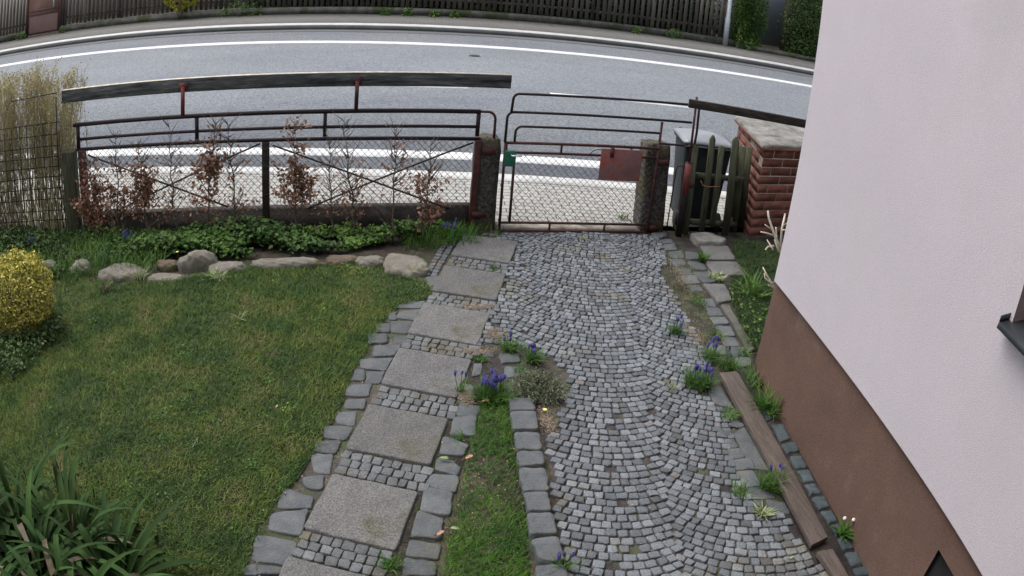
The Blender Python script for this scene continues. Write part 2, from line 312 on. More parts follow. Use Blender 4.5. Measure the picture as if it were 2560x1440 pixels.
def brick_mat(name, c1, c2, mortar, bw, bh, ms, rot=0, bump=.6, vert=False, sm=.1, grain=.15):
    m = bpy.data.materials.new(name); m.use_nodes = True; nt = m.node_tree; b = nt.nodes['Principled BSDF']
    tc = nt.nodes.new('ShaderNodeTexCoord'); mp = nt.nodes.new('ShaderNodeMapping'); mp.inputs['Rotation'].default_value = (0, 0, rot)
    nt.links.new(tc.outputs['UV'] if vert else tc.outputs['Object'], mp.inputs[0])
    br = nt.nodes.new('ShaderNodeTexBrick'); br.inputs['Scale'].default_value = 1
    br.inputs['Brick Width'].default_value = bw; br.inputs['Row Height'].default_value = bh; br.inputs['Mortar Size'].default_value = ms; br.inputs['Mortar Smooth'].default_value = sm
    br.inputs['Color1'].default_value = (*c1, 1); br.inputs['Color2'].default_value = (*c2, 1); br.inputs['Mortar'].default_value = (*mortar, 1)
    nt.links.new(mp.outputs[0], br.inputs[0])
    mr = nt.nodes.new('ShaderNodeMapRange'); mr.inputs[1].default_value = .3; mr.inputs[2].default_value = .7; mr.inputs[3].default_value = 1-grain; mr.inputs[4].default_value = 1+grain
    nt.links.new(noise(nt, tc.outputs['Object'], 14, 6, .75), mr.inputs[0]); vm = nt.nodes.new('ShaderNodeVectorMath'); vm.operation = 'SCALE'
    nt.links.new(br.outputs[0], vm.inputs[0]); nt.links.new(mr.outputs[0], vm.inputs['Scale']); nt.links.new(vm.outputs[0], b.inputs['Base Color'])
    b.inputs['Roughness'].default_value = .9; bn = nt.nodes.new('ShaderNodeBump'); bn.inputs['Strength'].default_value = bump; bn.inputs['Distance'].default_value = .01; bn.invert = True
    nt.links.new(br.outputs['Fac'], bn.inputs['Height']); nt.links.new(bn.outputs[0], b.inputs['Normal']); return m
RHO = rad(-6.965)
M['paver'] = brick_mat('paver', (.295, .29, .27), (.345, .34, .315), (.05, .045, .04), .2, .1, .006, -RHO)
M['farpaver'] = brick_mat('farpaver', (.13, .127, .118), (.155, .15, .14), (.085, .08, .072), .2, .1, .008, -RHO, grain=.2)

# ---------------------------------------------------------------- ground, road, pavements
def rd(u, w_, z=0): return np.array((u*math.cos(RHO)-w_*math.sin(RHO), u*math.sin(RHO)+w_*math.cos(RHO), z))
def strip(w0, w1, z0, z1, u0=-60, u1=60): return MB().prism([rd(u0, w0), rd(u1, w0), rd(u1, w1), rd(u0, w1)], z0, z1)
gm = MB(); gm.add([(-400, -400, -.14), (400, -400, -.14), (400, 400, -.14), (-400, 400, -.14)], [(0, 1, 2, 3)])
struct('ground', gm, M['soil'])
struct('garden_soil', MB().prism([(-9, -6), (12, -6), (12, 7.32), (-9, 7.32)], -.135, -.004), M['soil'])
struct('near_pavement', MB().prism([(-60, 7.32), (-60, rd(-60, 8.82)[1]), tuple(rd(-60, 8.82)[:2]), tuple(rd(60, 8.82)[:2]), (60, 0.8), (12.0, 6.0), (12.0, 7.32)][1:] and [(-9, 7.325), tuple(rd(-10.2, 8.76)[:2]), tuple(rd(13, 8.76)[:2]), (12.5, 7.325)], -.13, 0), M['paver'])
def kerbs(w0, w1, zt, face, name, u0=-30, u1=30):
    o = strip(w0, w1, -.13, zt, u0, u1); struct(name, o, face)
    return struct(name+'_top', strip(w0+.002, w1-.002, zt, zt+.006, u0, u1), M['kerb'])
kerbs(8.76, 9.03, .0, M['kerbface'], 'near_kerb')
struct('road', strip(9.03, 21.34, -.135, -.12), M['asphalt'])
for n_, (a, b) in dict(near_edge_line=(9.90, 10.22), far_edge_line=(18.99, 19.36)).items():
    struct(n_, strip(a, b, -.12, -.116), M['white'])
kerbs(21.34, 21.80, .0, M['kerbface'], 'far_kerb', -40, 40)
struct('far_pavement', strip(21.80, 23.86, -.13, .0), M['farpaver'])
struct('far_garden_soil', strip(23.86, 45, -.13, .0), M['soil'])
cl_ = MB()
for k in range(-8, 9): cl_.prism([rd(-2.2+k*4.43, 14.2), rd(.75+k*4.43, 14.2), rd(.75+k*4.43, 14.34), rd(-2.2+k*4.43, 14.34)], -.12, -.116)
struct('centre_line', cl_, M['white'])
struct('gutter', strip(20.85, 21.335, -.12, -.115, -40, 40), M['gutter'])
# manhole cover
c = G(1186, 140, -.12); o = thing('manhole_cover', c, 'small round iron cover set in the grey asphalt of the road', 'manhole cover')
def disc(c, r, z0, z1, n=28): return MB().prism([(c[0]+r*math.cos(i*2*math.pi/n), c[1]+r*math.sin(i*2*math.pi/n)) for i in range(n)], z0, z1)
disc(c, .14, -.119, -.113).build('ring', M['asphalt'], o); disc(c, .115, -.113, -.107).build('lid', M['darkconcrete'], o)

# ---------------------------------------------------------------- house
D = np.array((math.cos(rad(83.7)), math.sin(rad(83.7)), 0)); E = np.array((D[1], -D[0], 0)); CN = np.array((3.077, 4.455, 0))
def hw(t, e, z): return CN-D*t+E*e+np.array((0, 0, z))       # t metres from the corner along the wall, e metres into the house
def facade(t0, t1, z0, z1, hole, off, depth, mb=None):
    mb = mb or MB(); ts = [t0, hole[0], hole[1], t1]; zs = [z0, hole[2], hole[3], z1]
    for i in range(3):
        for j in range(3):
            if i == 1 and j == 1: continue
            a, b, c, d = ts[i], ts[i+1], zs[j], zs[j+1]
            mb.add([hw(a, off, c), hw(b, off, c), hw(b, off, d), hw(a, off, d)], [(3, 2, 1, 0)])
    return mb
HS = thing('house', hw(0, 0, 0), 'rendered house with pale pink wall above a brown plinth beside the driveway', 'house')
W1 = (2.525, 3.7, 1.80, 3.05); W2 = (2.68, 3.5, .20, .60); LEN, DEP = 9.0, 7.0
mb = facade(.035, LEN, .795, 5.4, W1, -.03, .16)
mb.add([hw(.035, -.03, .795), hw(.035, DEP, .795), hw(.035, DEP, 5.4), hw(.035, -.03, 5.4)], [(3, 2, 1, 0)])
mb.add([hw(LEN, -.03, .795), hw(LEN, DEP, .795), hw(LEN, DEP, 5.4), hw(LEN, -.03, 5.4)], [(0, 1, 2, 3)])
mb.add([hw(.035, DEP, .795), hw(LEN, DEP, .795), hw(LEN, DEP, 5.4), hw(.035, DEP, 5.4)], [(0, 1, 2, 3)])
mb.add([hw(.035, -.03, .795), hw(LEN, -.03, .795), hw(LEN, .05, .795), hw(.035, .05, .795)], [(3, 2, 1, 0)])
mb.build('wall', M['pink'], HS)
mb = facade(0, LEN, -.13, .79, W2, 0, .12)
mb.add([hw(0, 0, -.13), hw(0, DEP, -.13), hw(0, DEP, .74), hw(0, 0, .74)], [(3, 2, 1, 0)])
mb.add([hw(0, 0, .74), hw(.05, 0, .79), hw(0, 0, .74)], [(0, 1, 2)]) if False else None
mb.add([hw(0, 0, .74), hw(0, DEP, .74), hw(.04, DEP, .79), hw(.04, 0, .79)], [(3, 2, 1, 0)])
mb.add([hw(LEN, 0, -.13), hw(LEN, DEP, -.13), hw(LEN, DEP, .79), hw(LEN, 0, .79)], [(0, 1, 2, 3)])
mb.build('plinth', M['brown'], HS)
def window(Wn, off, depth, mr, name, sill=True):
    a, b, c, d = Wn; m = MB()
    for q in (((a, c), (a, d)), ((a, d), (b, d)), ((b, d), (b, c)), ((b, c), (a, c))):
        (t0, z0), (t1, z1) = q
        m.add([hw(t0, off, z0), hw(t1, off, z1), hw(t1, off+depth, z1), hw(t0, off+depth, z0)], [(0, 1, 2, 3), ])
    wn = m.build(name, mr, HS)
    f = MB(); e = off+depth-.03; k = .06
    def bx(t0, t1, z0, z1, e0, e1): f.add([hw(t, e_, z) for z in (z0, z1) for t, e_ in ((t0, e0), (t1, e0), (t1, e1), (t0, e1))], [(0, 3, 2, 1), (4, 5, 6, 7), (0, 1, 5, 4), (1, 2, 6, 5), (2, 3, 7, 6), (3, 0, 4, 7)])
    bx(a, a+k, c, d, e, e+.05); bx(b-k, b, c, d, e, e+.05); bx(a+k, b-k, c, c+k, e, e+.05); bx(a+k, b-k, d-k, d, e, e+.05); bx((a+b)/2-.03, (a+b)/2+.03, c+k, d-k, e, e+.05)
    f.build('frame', M['frame'] if sill else M['black'], wn)
    g = MB(); g.add([hw(a, e+.03, c), hw(b, e+.03, c), hw(b, e+.03, d), hw(a, e+.03, d)], [(3, 2, 1, 0)]); g.build('pane', M['glass'] if sill else M['black'], wn)
    if sill:
        s = MB(); pts = [(off+depth-.03, c+.035), (off-.07, c+.0), (off-.074, c-.03)]
        P0 = [hw(a-.03, e_, z) for e_, z in pts]; P1 = [hw(b+.055, e_, z) for e_, z in pts]
        s.add(P0+P1, [(0, 1, 4, 3), (1, 2, 5, 4)])
        s.add([hw(a-.03, off+.0, c+.01), hw(a-.03, off-.07, c+.0), hw(a-.03, off-.07, c+.03), hw(a-.03, off+.0, c+.045)], [(0, 1, 2, 3)])
        s.build('sill', M['metalsill'], wn, solid=.004)
window(W1, -.03, .16, M['reveal'], 'window')
g = MB(); g.add([hw(W2[0], .03, W2[2]), hw(W2[1], .03, W2[2]), hw(W2[1], .03, W2[3]), hw(W2[0], .03, W2[3])], [(3, 2, 1, 0)]); bw = g.build('basement_window', M['black'], HS)
g = MB()
for q in (((W2[0], W2[2]), (W2[0], W2[3])), ((W2[0], W2[3]), (W2[1], W2[3])), ((W2[1], W2[3]), (W2[1], W2[2])), ((W2[1], W2[2]), (W2[0], W2[2]))):
    (t0, z0), (t1, z1) = q; g.add([hw(t0, 0, z0), hw(t1, 0, z1), hw(t1, .03, z1), hw(t0, .03, z0)], [(0, 1, 2, 3)])
g.build('frame', M['black'], bw)
# unseen wing taken as the camera's mount, added to shade the near ground
wm = MB(); wm.prism([(-7, -7), (2.60, -7), (2.60, -.35), (-7, -.35)], .79, 5.4); wm.build('added_wing_wall', M['pink'], HS)
wm = MB(); wm.prism([(-6.97, -6.97), (2.57, -6.97), (2.57, -.38), (-6.97, -.38)], -.13, .79); wm.build('added_wing_plinth', M['brown'], HS)
wm = MB(); wm.add([(-7.4, -7.4, 5.41), (2.9, -7.4, 5.41), (2.9, .25, 5.41), (-7.4, .25, 5.41), (-7.4, -3.6, 8.0), (2.9, -3.6, 8.0)], [(3, 2, 1, 0), (0, 1, 5, 4), (2, 3, 4, 5), (0, 4, 3), (1, 2, 5)]); wm.build('added_wing_roof', M['roof'], HS)
fl = MB(); fl.add([hw(-.05, .0, .735), hw(-.05, 3, .735), hw(.05, 3, .80), hw(.05, .0, .80)], [(0, 1, 2, 3)]); fl.build('flashing', M['galv'], HS, solid=.006)
rf = MB(); a = [hw(-.4, -.5, 5.4), hw(LEN+.4, -.5, 5.4), hw(LEN+.4, DEP+.5, 5.4), hw(-.4, DEP+.5, 5.4), hw(-.4, DEP/2, 8.4), hw(LEN+.4, DEP/2, 8.4)]
rf.add(a, [(0, 1, 2, 3), (0, 4, 5, 1), (3, 2, 5, 4), (0, 3, 4), (1, 5, 2)]); rf.build('roof', M['roof'], HS)

# ---------------------------------------------------------------- garden surfaces
PA = rad(68.95); pa = np.array((math.cos(PA), math.sin(PA))); pc = np.array((math.sin(PA), -math.cos(PA)))
def pp(al, ac): q = pa*al+pc*ac; return (q[0], q[1])
def poly(mb, P, z): mb.add([(p[0], p[1], z) for p in P], [tuple(range(len(P)))]); return mb
path_poly = [pp(7.12, -1.3), pp(7.12, -.55), pp(5.2, -.6), pp(1.2, -.62), pp(1.2, -1.62), pp(5, -1.65), pp(6, -1.5)]
struct('path', MB().prism(path_poly, -.05, .002), M['pathjoint'])
drive_px = [(1180, 588), (1450, 590), (1690, 600), (1838, 612), (1850, 700), (1890, 860), (1920, 960), (2010, 1130), (2110, 1290), (2165, 1420)]
drive = [G(*p)[:2] for p in drive_px]+[(2.83, 1.6), (2.7, .8), (.95, .8), (1.1, 2.4)]+[G(*p)[:2] for p in [(1390, 1250), (1340, 1010), (1275, 985), (1200, 900), (1240, 800), (1310, 610)]]
struct('driveway', MB().prism([(p[0], p[1]) for p in drive], -.05, .006), M['joint'])
def inpoly(xy, P):
    xy = np.asarray(xy); x, y = xy[:, 0], xy[:, 1]; P = np.array([(p[0], p[1]) for p in P]); r = np.zeros(len(xy), bool); j = len(P)-1
    for i in range(len(P)):
        xi, yi = P[i]; xj, yj = P[j]
        with np.errstate(divide='ignore', invalid='ignore'): cnd = ((yi > y) != (yj > y)) & (x < (xj-xi)*(y-yi)/(yj-yi+1e-12)+xi)
        r ^= cnd; j = i
    return r
def scatter(P, dens):
    P = np.array([(p[0], p[1]) for p in P]); lo, hi = P.min(0), P.max(0); n = int((hi-lo).prod()*dens)
    q = NR.uniform(lo, hi, (n, 2)); return q[inpoly(q, P)]
lawn = [(-4.6, 6.0), (-2.6, 6.1)]+[G(*p)[:2] for p in [(170, 690), (300, 712), (400, 705), (520, 690), (620, 672), (700, 669), (830, 668), (900, 667), (960, 672), (1010, 692), (1062, 705), (1088, 745), (1000, 770), (962, 800), (930, 860), (882, 930), (866, 990), (832, 1060), (790, 1130), (745, 1200), (690, 1260), (640, 1330), (610, 1440)]]+[(-.9, 1.2), (-4.6, 1.2)]
poly_lawn = MB().prism([(p[0], p[1]) for p in lawn], -.05, .012); struct('lawn', poly_lawn, M['lawnbase'])
gstrip = [G(*p)[:2] for p in [(1200, 1010), (1262, 1000), (1275, 1060), (1290, 1130), (1310, 1260), (1325, 1440)]]+[(1.0, 1.3), (.4, 1.3)]+[G(*p)[:2] for p in [(1108, 1440), (1128, 1320), (1145, 1230), (1160, 1180), (1190, 1080)]]
struct('grass_verge', MB().prism([(p[0], p[1]) for p in gstrip], -.05, .01), M['soil'])
rgrass = [G(*p)[:2] for p in [(1832, 605), (1905, 612), (2000, 640)]]+[(4.6, 6.1), (3.5, 4.6), (3.2, 4.6)]+[G(*p)[:2] for p in [(1893, 890), (1870, 868), (1845, 800), (1825, 740), (1838, 660)]]
struct('side_grass_bed', MB().prism([(p[0], p[1]) for p in rgrass], -.05, .008), M['lawnbase'])

# cobbles laid in arcs
def cob(mb, cx, cy, ang, sx, sy, z):
    n = 8; e = .2
    base = np.array([(-1, -1+e), (-1+e, -1), (1-e, -1), (1, -1+e), (1, 1-e), (1-e, 1), (-1+e, 1), (-1, 1-e)])*(sx/2, sy/2)
    base = base+NR.normal(0, .0024, (8, 2)); ca, sa = math.cos(ang), math.sin(ang)
    P = base@np.array([[ca, sa], [-sa, ca]]); tz = NR.normal(0, .025, 2)
    def lev(k, h): Q = P*k; return np.c_[Q+(cx, cy), z+h+Q@tz]
    V = np.concatenate([lev(1.0, -.03), lev(1, -.005), lev(.95, -.0012), lev(.8, .0)+np.c_[np.zeros((8, 2)), NR.normal(0, .0004, 8)]])
    F = [(l*n+i, l*n+(i+1) % n, (l+1)*n+(i+1) % n, (l+1)*n+i) for l in range(3) for i in range(n)]+[tuple(range(3*n, 4*n))]
    mb.add(V, F)
cob_px = [(1180, 590), (1450, 586), (1650, 592), (1662, 625), (1668, 660), (1650, 690), (1680, 730), (1712, 790), (1745, 850), (1775, 905), (1745, 985), (1800, 1020), (1838, 1065), (1825, 1130), (1842, 1200), (1880, 1255), (1960, 1290), (1985, 1340), (2035, 1400), (2060, 1440)]
cobp = [G(*p)[:2] for p in cob_px]+[(2.6, 1.6), (2.6, .9), (1.15, .9)]+[G(*p)[:2] for p in [(1408, 1440), (1405, 1380), (1390, 1300), (1378, 1200), (1362, 1100), (1352, 1040), (1410, 1010), (1425, 950), (1385, 905), (1330, 868), (1225, 862)]]+[pp(5.02, -.79), pp(5.6, -.785), pp(6.4, -.775), pp(7.03, -.775), pp(7.05, -1.3)]
bare = [G(*p)[:2] for p in [(1400, 1010), (1350, 1010), (1350, 1080), (1385, 1090)]]
cm = MB(); A0 = np.array((2.46, 6.95)); ev = np.array((-.24, -.97)); ev /= np.linalg.norm(ev); es = np.array((-ev[1], ev[0]))
pts = []
def arch(s_):         # offset and slope of the laid courses: a gentle left wing, a cusp, then the next fan
    if s_ < -.62: return -.23+(.0 if s_ > -1.3 else 0), 0.
    if s_ < 0: q = math.sqrt(.9025-s_*s_); return q-.95, -s_/q
    if s_ < .34: q = math.sqrt(.49-s_*s_); return q-.7, -s_/q
    t = max(min(s_-.86, .8), -.8); q = math.sqrt(.85**2-t*t); return q-.85+.09, -t/q
v = -1.2
while v < 6.8:
    pit = .057+.0075*min(max(v/4, 0), 1.1)
    s_ = -1.5+R_.uniform(0, .05)
    while s_ < 1.6:
        vo, sl_ = arch(s_+.03); ph = math.atan(sl_); wd = pit*(.84+.36*R_.random()); ds = wd*math.cos(ph)
        q = A0+ev*(v+vo)+es*(s_+ds/2)
        pts.append((q[0], q[1], ph, wd, pit*math.cos(ph)**.9)); s_ += ds
    v += pit
A_ = np.array(pts); ok = inpoly(A_[:, :2], cobp) & ~inpoly(A_[:, :2], bare)
bang = math.atan2(es[1], es[0])
for x, y, ph, wd, ht in A_[ok]:
    if R_.random() < .012: continue
    cob(cm, x+R_.gauss(0, .0015), y+R_.gauss(0, .0015), bang-ph+R_.gauss(0, .045), max(wd-.009, .028), max(ht-.0105, .026), .022+R_.gauss(0, .0012))
struct('driveway_cobbles', cm, M['cobble'])
# little cobble bands between the slabs
cm = MB(); slab_c = [6.76, 6.04, 5.315, 4.60, 3.85, 3.10, 2.37, 1.65]
for i in range(len(slab_c)-1):
    a0, a1 = slab_c[i+1]+.262, slab_c[i]-.262; nrow = 3 if a1-a0 > .19 else 2; rh = (a1-a0)/nrow
    for r in range(nrow):
        ac = -1.31+R_.uniform(0, .02)
        while ac < -.80:
            wd = R_.uniform(.052, .075); q = pp(a0+(r+.5)*rh, ac+wd/2)
            cob(cm, q[0], q[1], PA-math.pi/2+R_.gauss(0, .05), wd-.006, rh-.006, .02+R_.gauss(0, .0015)); ac += wd
for ac in (-1.36, -1.42):
    al = 6.1
    while al < 7.0: cob(cm, *pp(al, ac), PA, .055, .05, .016); al += .066
struct('path_cobbles', cm, M['pathcobble'])
# concrete slabs
ordn = ['first', 'second', 'third', 'fourth', 'fifth', 'sixth', 'seventh']
for i, al in enumerate(slab_c[:7]):
    q = [pp(al+.25, -1.305), pp(al+.25, -.785), pp(al-.25, -.785), pp(al-.25, -1.305)]
    q = [(x+R_.gauss(0, .004), y+R_.gauss(0, .004)) for x, y in q]
    m = MB().stone(q, -.03, .058, bev=.006, seg=6, jit=.0022, dome=.0, tilt=.004)
    ex = {0: ', the one nearest the garden gate', 6: ', cut off by the bottom of the picture'}.get(i, '')
    solo('paving_slab', m, M[('slab', 'slab2', 'slab3')[i % 3]], '%s square concrete path slab counted from the gate%s' % (ordn[i], ex), 'paving slab', 'concrete slabs of the garden path', loc=(*pp(al, -1.045), 0))
# edging setts
z6 = lambda q: GQ(zq(580, 960, 3.0, q)); z2 = lambda q: GQ(zq(560, 600, 3.428, q)); z4 = lambda q: GQ(zq(1600, 560, 3.272, q)); z7 = lambda q: GQ(zq(1300, 900, 2.667, q)); zz = lambda q: GQ(zq(1120, 840, 6.0, q))
L6 = [[(870, 30), (1045, 10), (1020, 100), (850, 95)], [(860, 130), (1000, 125), (985, 200), (850, 190)], [(770, 220), (930, 215), (920, 320), (790, 300)], [(700, 330), (905, 335), (850, 430), (690, 410)], [(630, 440), (815, 435), (770, 535), (620, 520)], [(590, 545), (755, 540), (730, 680), (620, 660)], [(530, 720), (690, 700), (670, 800), (560, 790)], [(400, 790), (605, 860), (590, 940), (350, 940)], [(310, 990), (565, 960), (510, 1150), (280, 1100)], [(190, 1150), (480, 1200), (410, 1370), (160, 1330)], [(40, 1380), (180, 1360), (190, 1440), (20, 1440)], [(195, 1375), (400, 1400), (390, 1440), (195, 1440)],
      [(1720, 150), (1865, 190), (1830, 255), (1690, 235)], [(1670, 265), (1830, 260), (1820, 400), (1640, 390)], [(1590, 410), (1770, 470), (1730, 545), (1560, 530)], [(1545, 570), (1660, 590), (1710, 640), (1680, 690), (1530, 650)], [(1500, 690), (1690, 700), (1670, 820), (1460, 770)], [(1450, 790), (1650, 830), (1625, 990), (1420, 960)], [(1400, 970), (1580, 1030), (1560, 1170), (1350, 1150)], [(1340, 1180), (1560, 1210), (1540, 1320), (1310, 1290)], [(1300, 1310), (1520, 1350), (1520, 1440), (1290, 1440)]]
L2 = [[(1460, 590), (1700, 590), (1720, 530), (1600, 530)], [(1410, 640), (1485, 630), (1478, 690), (1415, 690)], [(1505, 630), (1690, 600), (1640, 700), (1490, 680)], [(1430, 710), (1620, 710), (1570, 810), (1440, 800)], [(1300, 740), (1420, 730), (1420, 800), (1310, 800)], [(1240, 830), (1390, 820), (1400, 890), (1240, 900)], [(1450, 840), (1590, 840), (1560, 910), (1450, 900)], [(1290, 920), (1510, 910), (1460, 1000), (1280, 1010)], [(1170, 1040), (1440, 1020), (1380, 1130), (1180, 1110)], [(1120, 1120), (1200, 1125), (1195, 1215), (1095, 1210)], [(1230, 1140), (1380, 1140), (1330, 1240), (1210, 1230)], [(1060, 1250), (1250, 1240), (1240, 1330), (1080, 1310)], [(1730, 330), (1860, 320), (1830, 400), (1750, 390)]]
L4 = [[(95, 85), (205, 80), (215, 115), (110, 120)], [(140, 140), (250, 130), (270, 165), (150, 172)], [(185, 185), (278, 172), (300, 222), (208, 225)], [(228, 235), (340, 232), (358, 288), (240, 282)], [(230, 295), (345, 295), (375, 345), (290, 352)], [(370, 240), (470, 245), (480, 300), (375, 300)], [(300, 370), (410, 368), (428, 425), (330, 425)], [(335, 432), (450, 430), (488, 495), (380, 497)], [(392, 512), (480, 505), (520, 555), (420, 560)], [(495, 625), (590, 620), (620, 682), (530, 687)], [(540, 695), (650, 700), (680, 758), (570, 762)], [(570, 772), (690, 775), (720, 830), (610, 832)], [(615, 842), (735, 850), (775, 925), (660, 920)], [(650, 932), (775, 938), (810, 1005), (690, 1000)], [(735, 1018), (860, 1018), (880, 1095), (760, 1092)], [(775, 1112), (890, 1108), (900, 1170), (800, 1180)], [(560, 1000), (690, 1010), (700, 1080), (580, 1080)],
      [(440, 405), (600, 400), (640, 480), (520, 490)], [(390, 310), (510, 330), (540, 385), (420, 370)], [(300, 1040), (470, 1050), (440, 1120), (250, 1150)]]
L7 = [[(1250, 190), (1330, 175), (1420, 330), (1290, 290)], [(1430, 510), (1500, 460), (1690, 740), (1530, 720)], [(1310, 480), (1400, 480), (1425, 525), (1340, 530)], [(1340, 540), (1420, 530), (1450, 590), (1370, 595)], [(1380, 612), (1460, 600), (1500, 660), (1400, 675)], [(1390, 685), (1530, 672), (1560, 740), (1440, 745)], [(1440, 755), (1550, 750), (1600, 850), (1480, 860)], [(1640, 940), (1760, 960), (1800, 1030), (1680, 1035)], [(1500, 870), (1620, 860), (1700, 930), (1530, 935)], [(1400, 400), (1450, 410), (1500, 440), (1420, 470)], [(1200, 300), (1290, 300), (1310, 350), (1210, 350)]]
Z6 = [[(860, 480), (1150, 480), (1195, 620), (870, 640)], [(950, 680), (1235, 690), (1260, 860), (920, 880)], [(780, 290), (1055, 290), (1080, 410), (800, 440)], [(390, 440), (500, 430), (480, 600), (360, 620)], [(540, 240), (680, 250), (690, 330), (520, 320)], [(170, 740), (370, 770), (360, 980), (150, 960)], [(190, 1010), (480, 1080), (410, 1240), (120, 1210)], [(1130, 90), (1250, 90), (1260, 200), (1120, 200)]]
sm_ = MB()
for fn, LL in ((z6, L6), (z2, L2), (z4, L4), (z7, L7), (zz, Z6)):
    for q in LL:
        q = fn(q); c_ = sum(q)/len(q); q = [c_+(p-c_)*1.10 for p in q]; sm_.stone(q, -.02, .036+R_.uniform(-.006, .006), bev=.006, seg=3, jit=.004, dome=.003, tilt=.02)
for k in range(14):     # the rows run on below the picture
    for ac in (-1.42, -.7):
        al = 2.0-k*.17; sm_.stone([pp(al, ac-.09), pp(al, ac+.09), pp(al-.155, ac+.09), pp(al-.155, ac-.09)], -.02, .042)
struct('path_edging', sm_, M['sett'])
bs = MB()
B7 = [[(1670, 440), (1750, 430), (1800, 540), (1730, 560)], [(1735, 570), (1825, 558), (1860, 618), (1775, 640)], [(1792, 652), (1872, 645), (1915, 728), (1835, 738)], [(1840, 750), (1925, 738), (1962, 820), (1885, 828)], [(1890, 840), (1970, 832), (2010, 900), (1925, 918)], [(1935, 932), (2030, 915), (2060, 990), (1990, 1010)], [(1995, 1020), (2075, 1005), (2110, 1085), (2050, 1105)], [(2060, 1115), (2120, 1100), (2160, 1170), (2100, 1190)], [(2110, 1200), (2180, 1180), (2230, 1260), (2150, 1280)], [(2155, 1300), (2245, 1280), (2300, 1360), (2205, 1390)], [(2210, 1400), (2310, 1385), (2340, 1440), (2240, 1450)], [(1590, 330), (1650, 320), (1690, 400), (1640, 420)], [(1520, 110), (1580, 100), (1600, 180), (1540, 190)]]
for q in B7: bs.stone(z7(q), -.03, .05, bev=.01, seg=3, jit=.005, tilt=.03)
struct('wall_edging', bs, M['bluesett'])
# raised row of blocks between verge and cobbles
rowq = [[(2075, 100), (2260, 100), (2280, 192), (2085, 195)], [(2085, 203), (2282, 200), (2300, 335), (2105, 335)], [(2115, 358), (2307, 358), (2325, 488), (2135, 485)], [(2135, 500), (2332, 500), (2345, 600), (2150, 610)], [(2150, 625), (2350, 625), (2385, 795), (2180, 800)], [(2185, 812), (2370, 805), (2400, 950), (2215, 955)], [(2212, 970), (2405, 965), (2445, 1120), (2232, 1125)], [(2238, 1165), (2450, 1140), (2490, 1320), (2400, 1335), (2300, 1310)], [(2275, 1360), (2495, 1350), (2525, 1470), (2300, 1475)]]
kk = ['first', 'second', 'third', 'fourth', 'fifth', 'sixth', 'seventh', 'eighth', 'ninth']
for i, q in enumerate(rowq):
    P = [G(580+x/3, 960+y/3, .05) for x, y in q]; c = sum(P)/len(P)
    m = MB().stone(P, -.03, .082+R_.uniform(-.004, .006), bev=.006, seg=4, jit=.003, dome=.0, tilt=.012)
    ex = {0: ' under the lavender mound', 7: ' with a worn rounded corner', 8: ' at the picture edge'}.get(i, '')
    solo('kerb_block', m, M['sett'], '%s grey block of the row between grass verge and cobbles%s' % (kk[i], ex), 'stone block', 'row of granite blocks beside the cobbles', loc=(c[0], c[1], 0))
# flagstones in front of the side gate
for q, lb in (([(485, 195), (712, 195), (780, 308), (555, 312)], 'flat grey flagstone nearest the wooden side gate'), ([(530, 320), (790, 330), (850, 440), (605, 430)], 'flat grey flagstone second from the wooden side gate'), ([(510, 505), (690, 510), (750, 640), (640, 665), (590, 610)], 'cracked pale flagstone between setts and side grass')):
    P = z4(q); c = sum(P)/len(P); solo('flagstone', MB().stone(P, -.02, .05, bev=.008, seg=4, jit=.005, tilt=.01), M['slab'], lb, 'flagstone', loc=(c[0], c[1], 0))
P = GQ(zq(1600, 220, 3, [(375, 1092), (510, 1085), (650, 1132), (622, 1160), (440, 1152)]), .07); c = sum(P)/5
solo('step_stone', MB().stone(P, -.02, .10, bev=.012, seg=4, jit=.006, tilt=.01), M['capstone'], 'thick pale broken step stone lying before the picket gate', 'step stone', loc=(c[0], c[1], 0))
P = z4([(655, 680), (720, 685), (935, 1055), (870, 1065)]); c = sum(P)/4
solo('kerb_stone', MB().stone(P, -.02, .055, bev=.008, seg=6, jit=.004, tilt=0), M['concrete'], 'long narrow concrete kerb between setts and side grass', 'kerb stone', loc=(c[0], c[1], 0))
# boards by the wall
def board(pts, lb, zt=.065):
    P = GQ(pts, zt); c = sum(P)/4; m = MB().prism([(p[0], p[1]) for p in P], .022, zt)
    solo('wooden_board', m, M['board'], lb, 'wooden board', loc=(c[0], c[1], 0), bevel=.004)
board([(1799, 931), (1843, 927), (2070, 1342), (2030, 1362)], 'long weathered brown board lying beside the house plinth')
board([(2044, 1378), (2082, 1371), (2128, 1450), (2098, 1455)], 'short end of a second brown board at the bottom edge near the house')

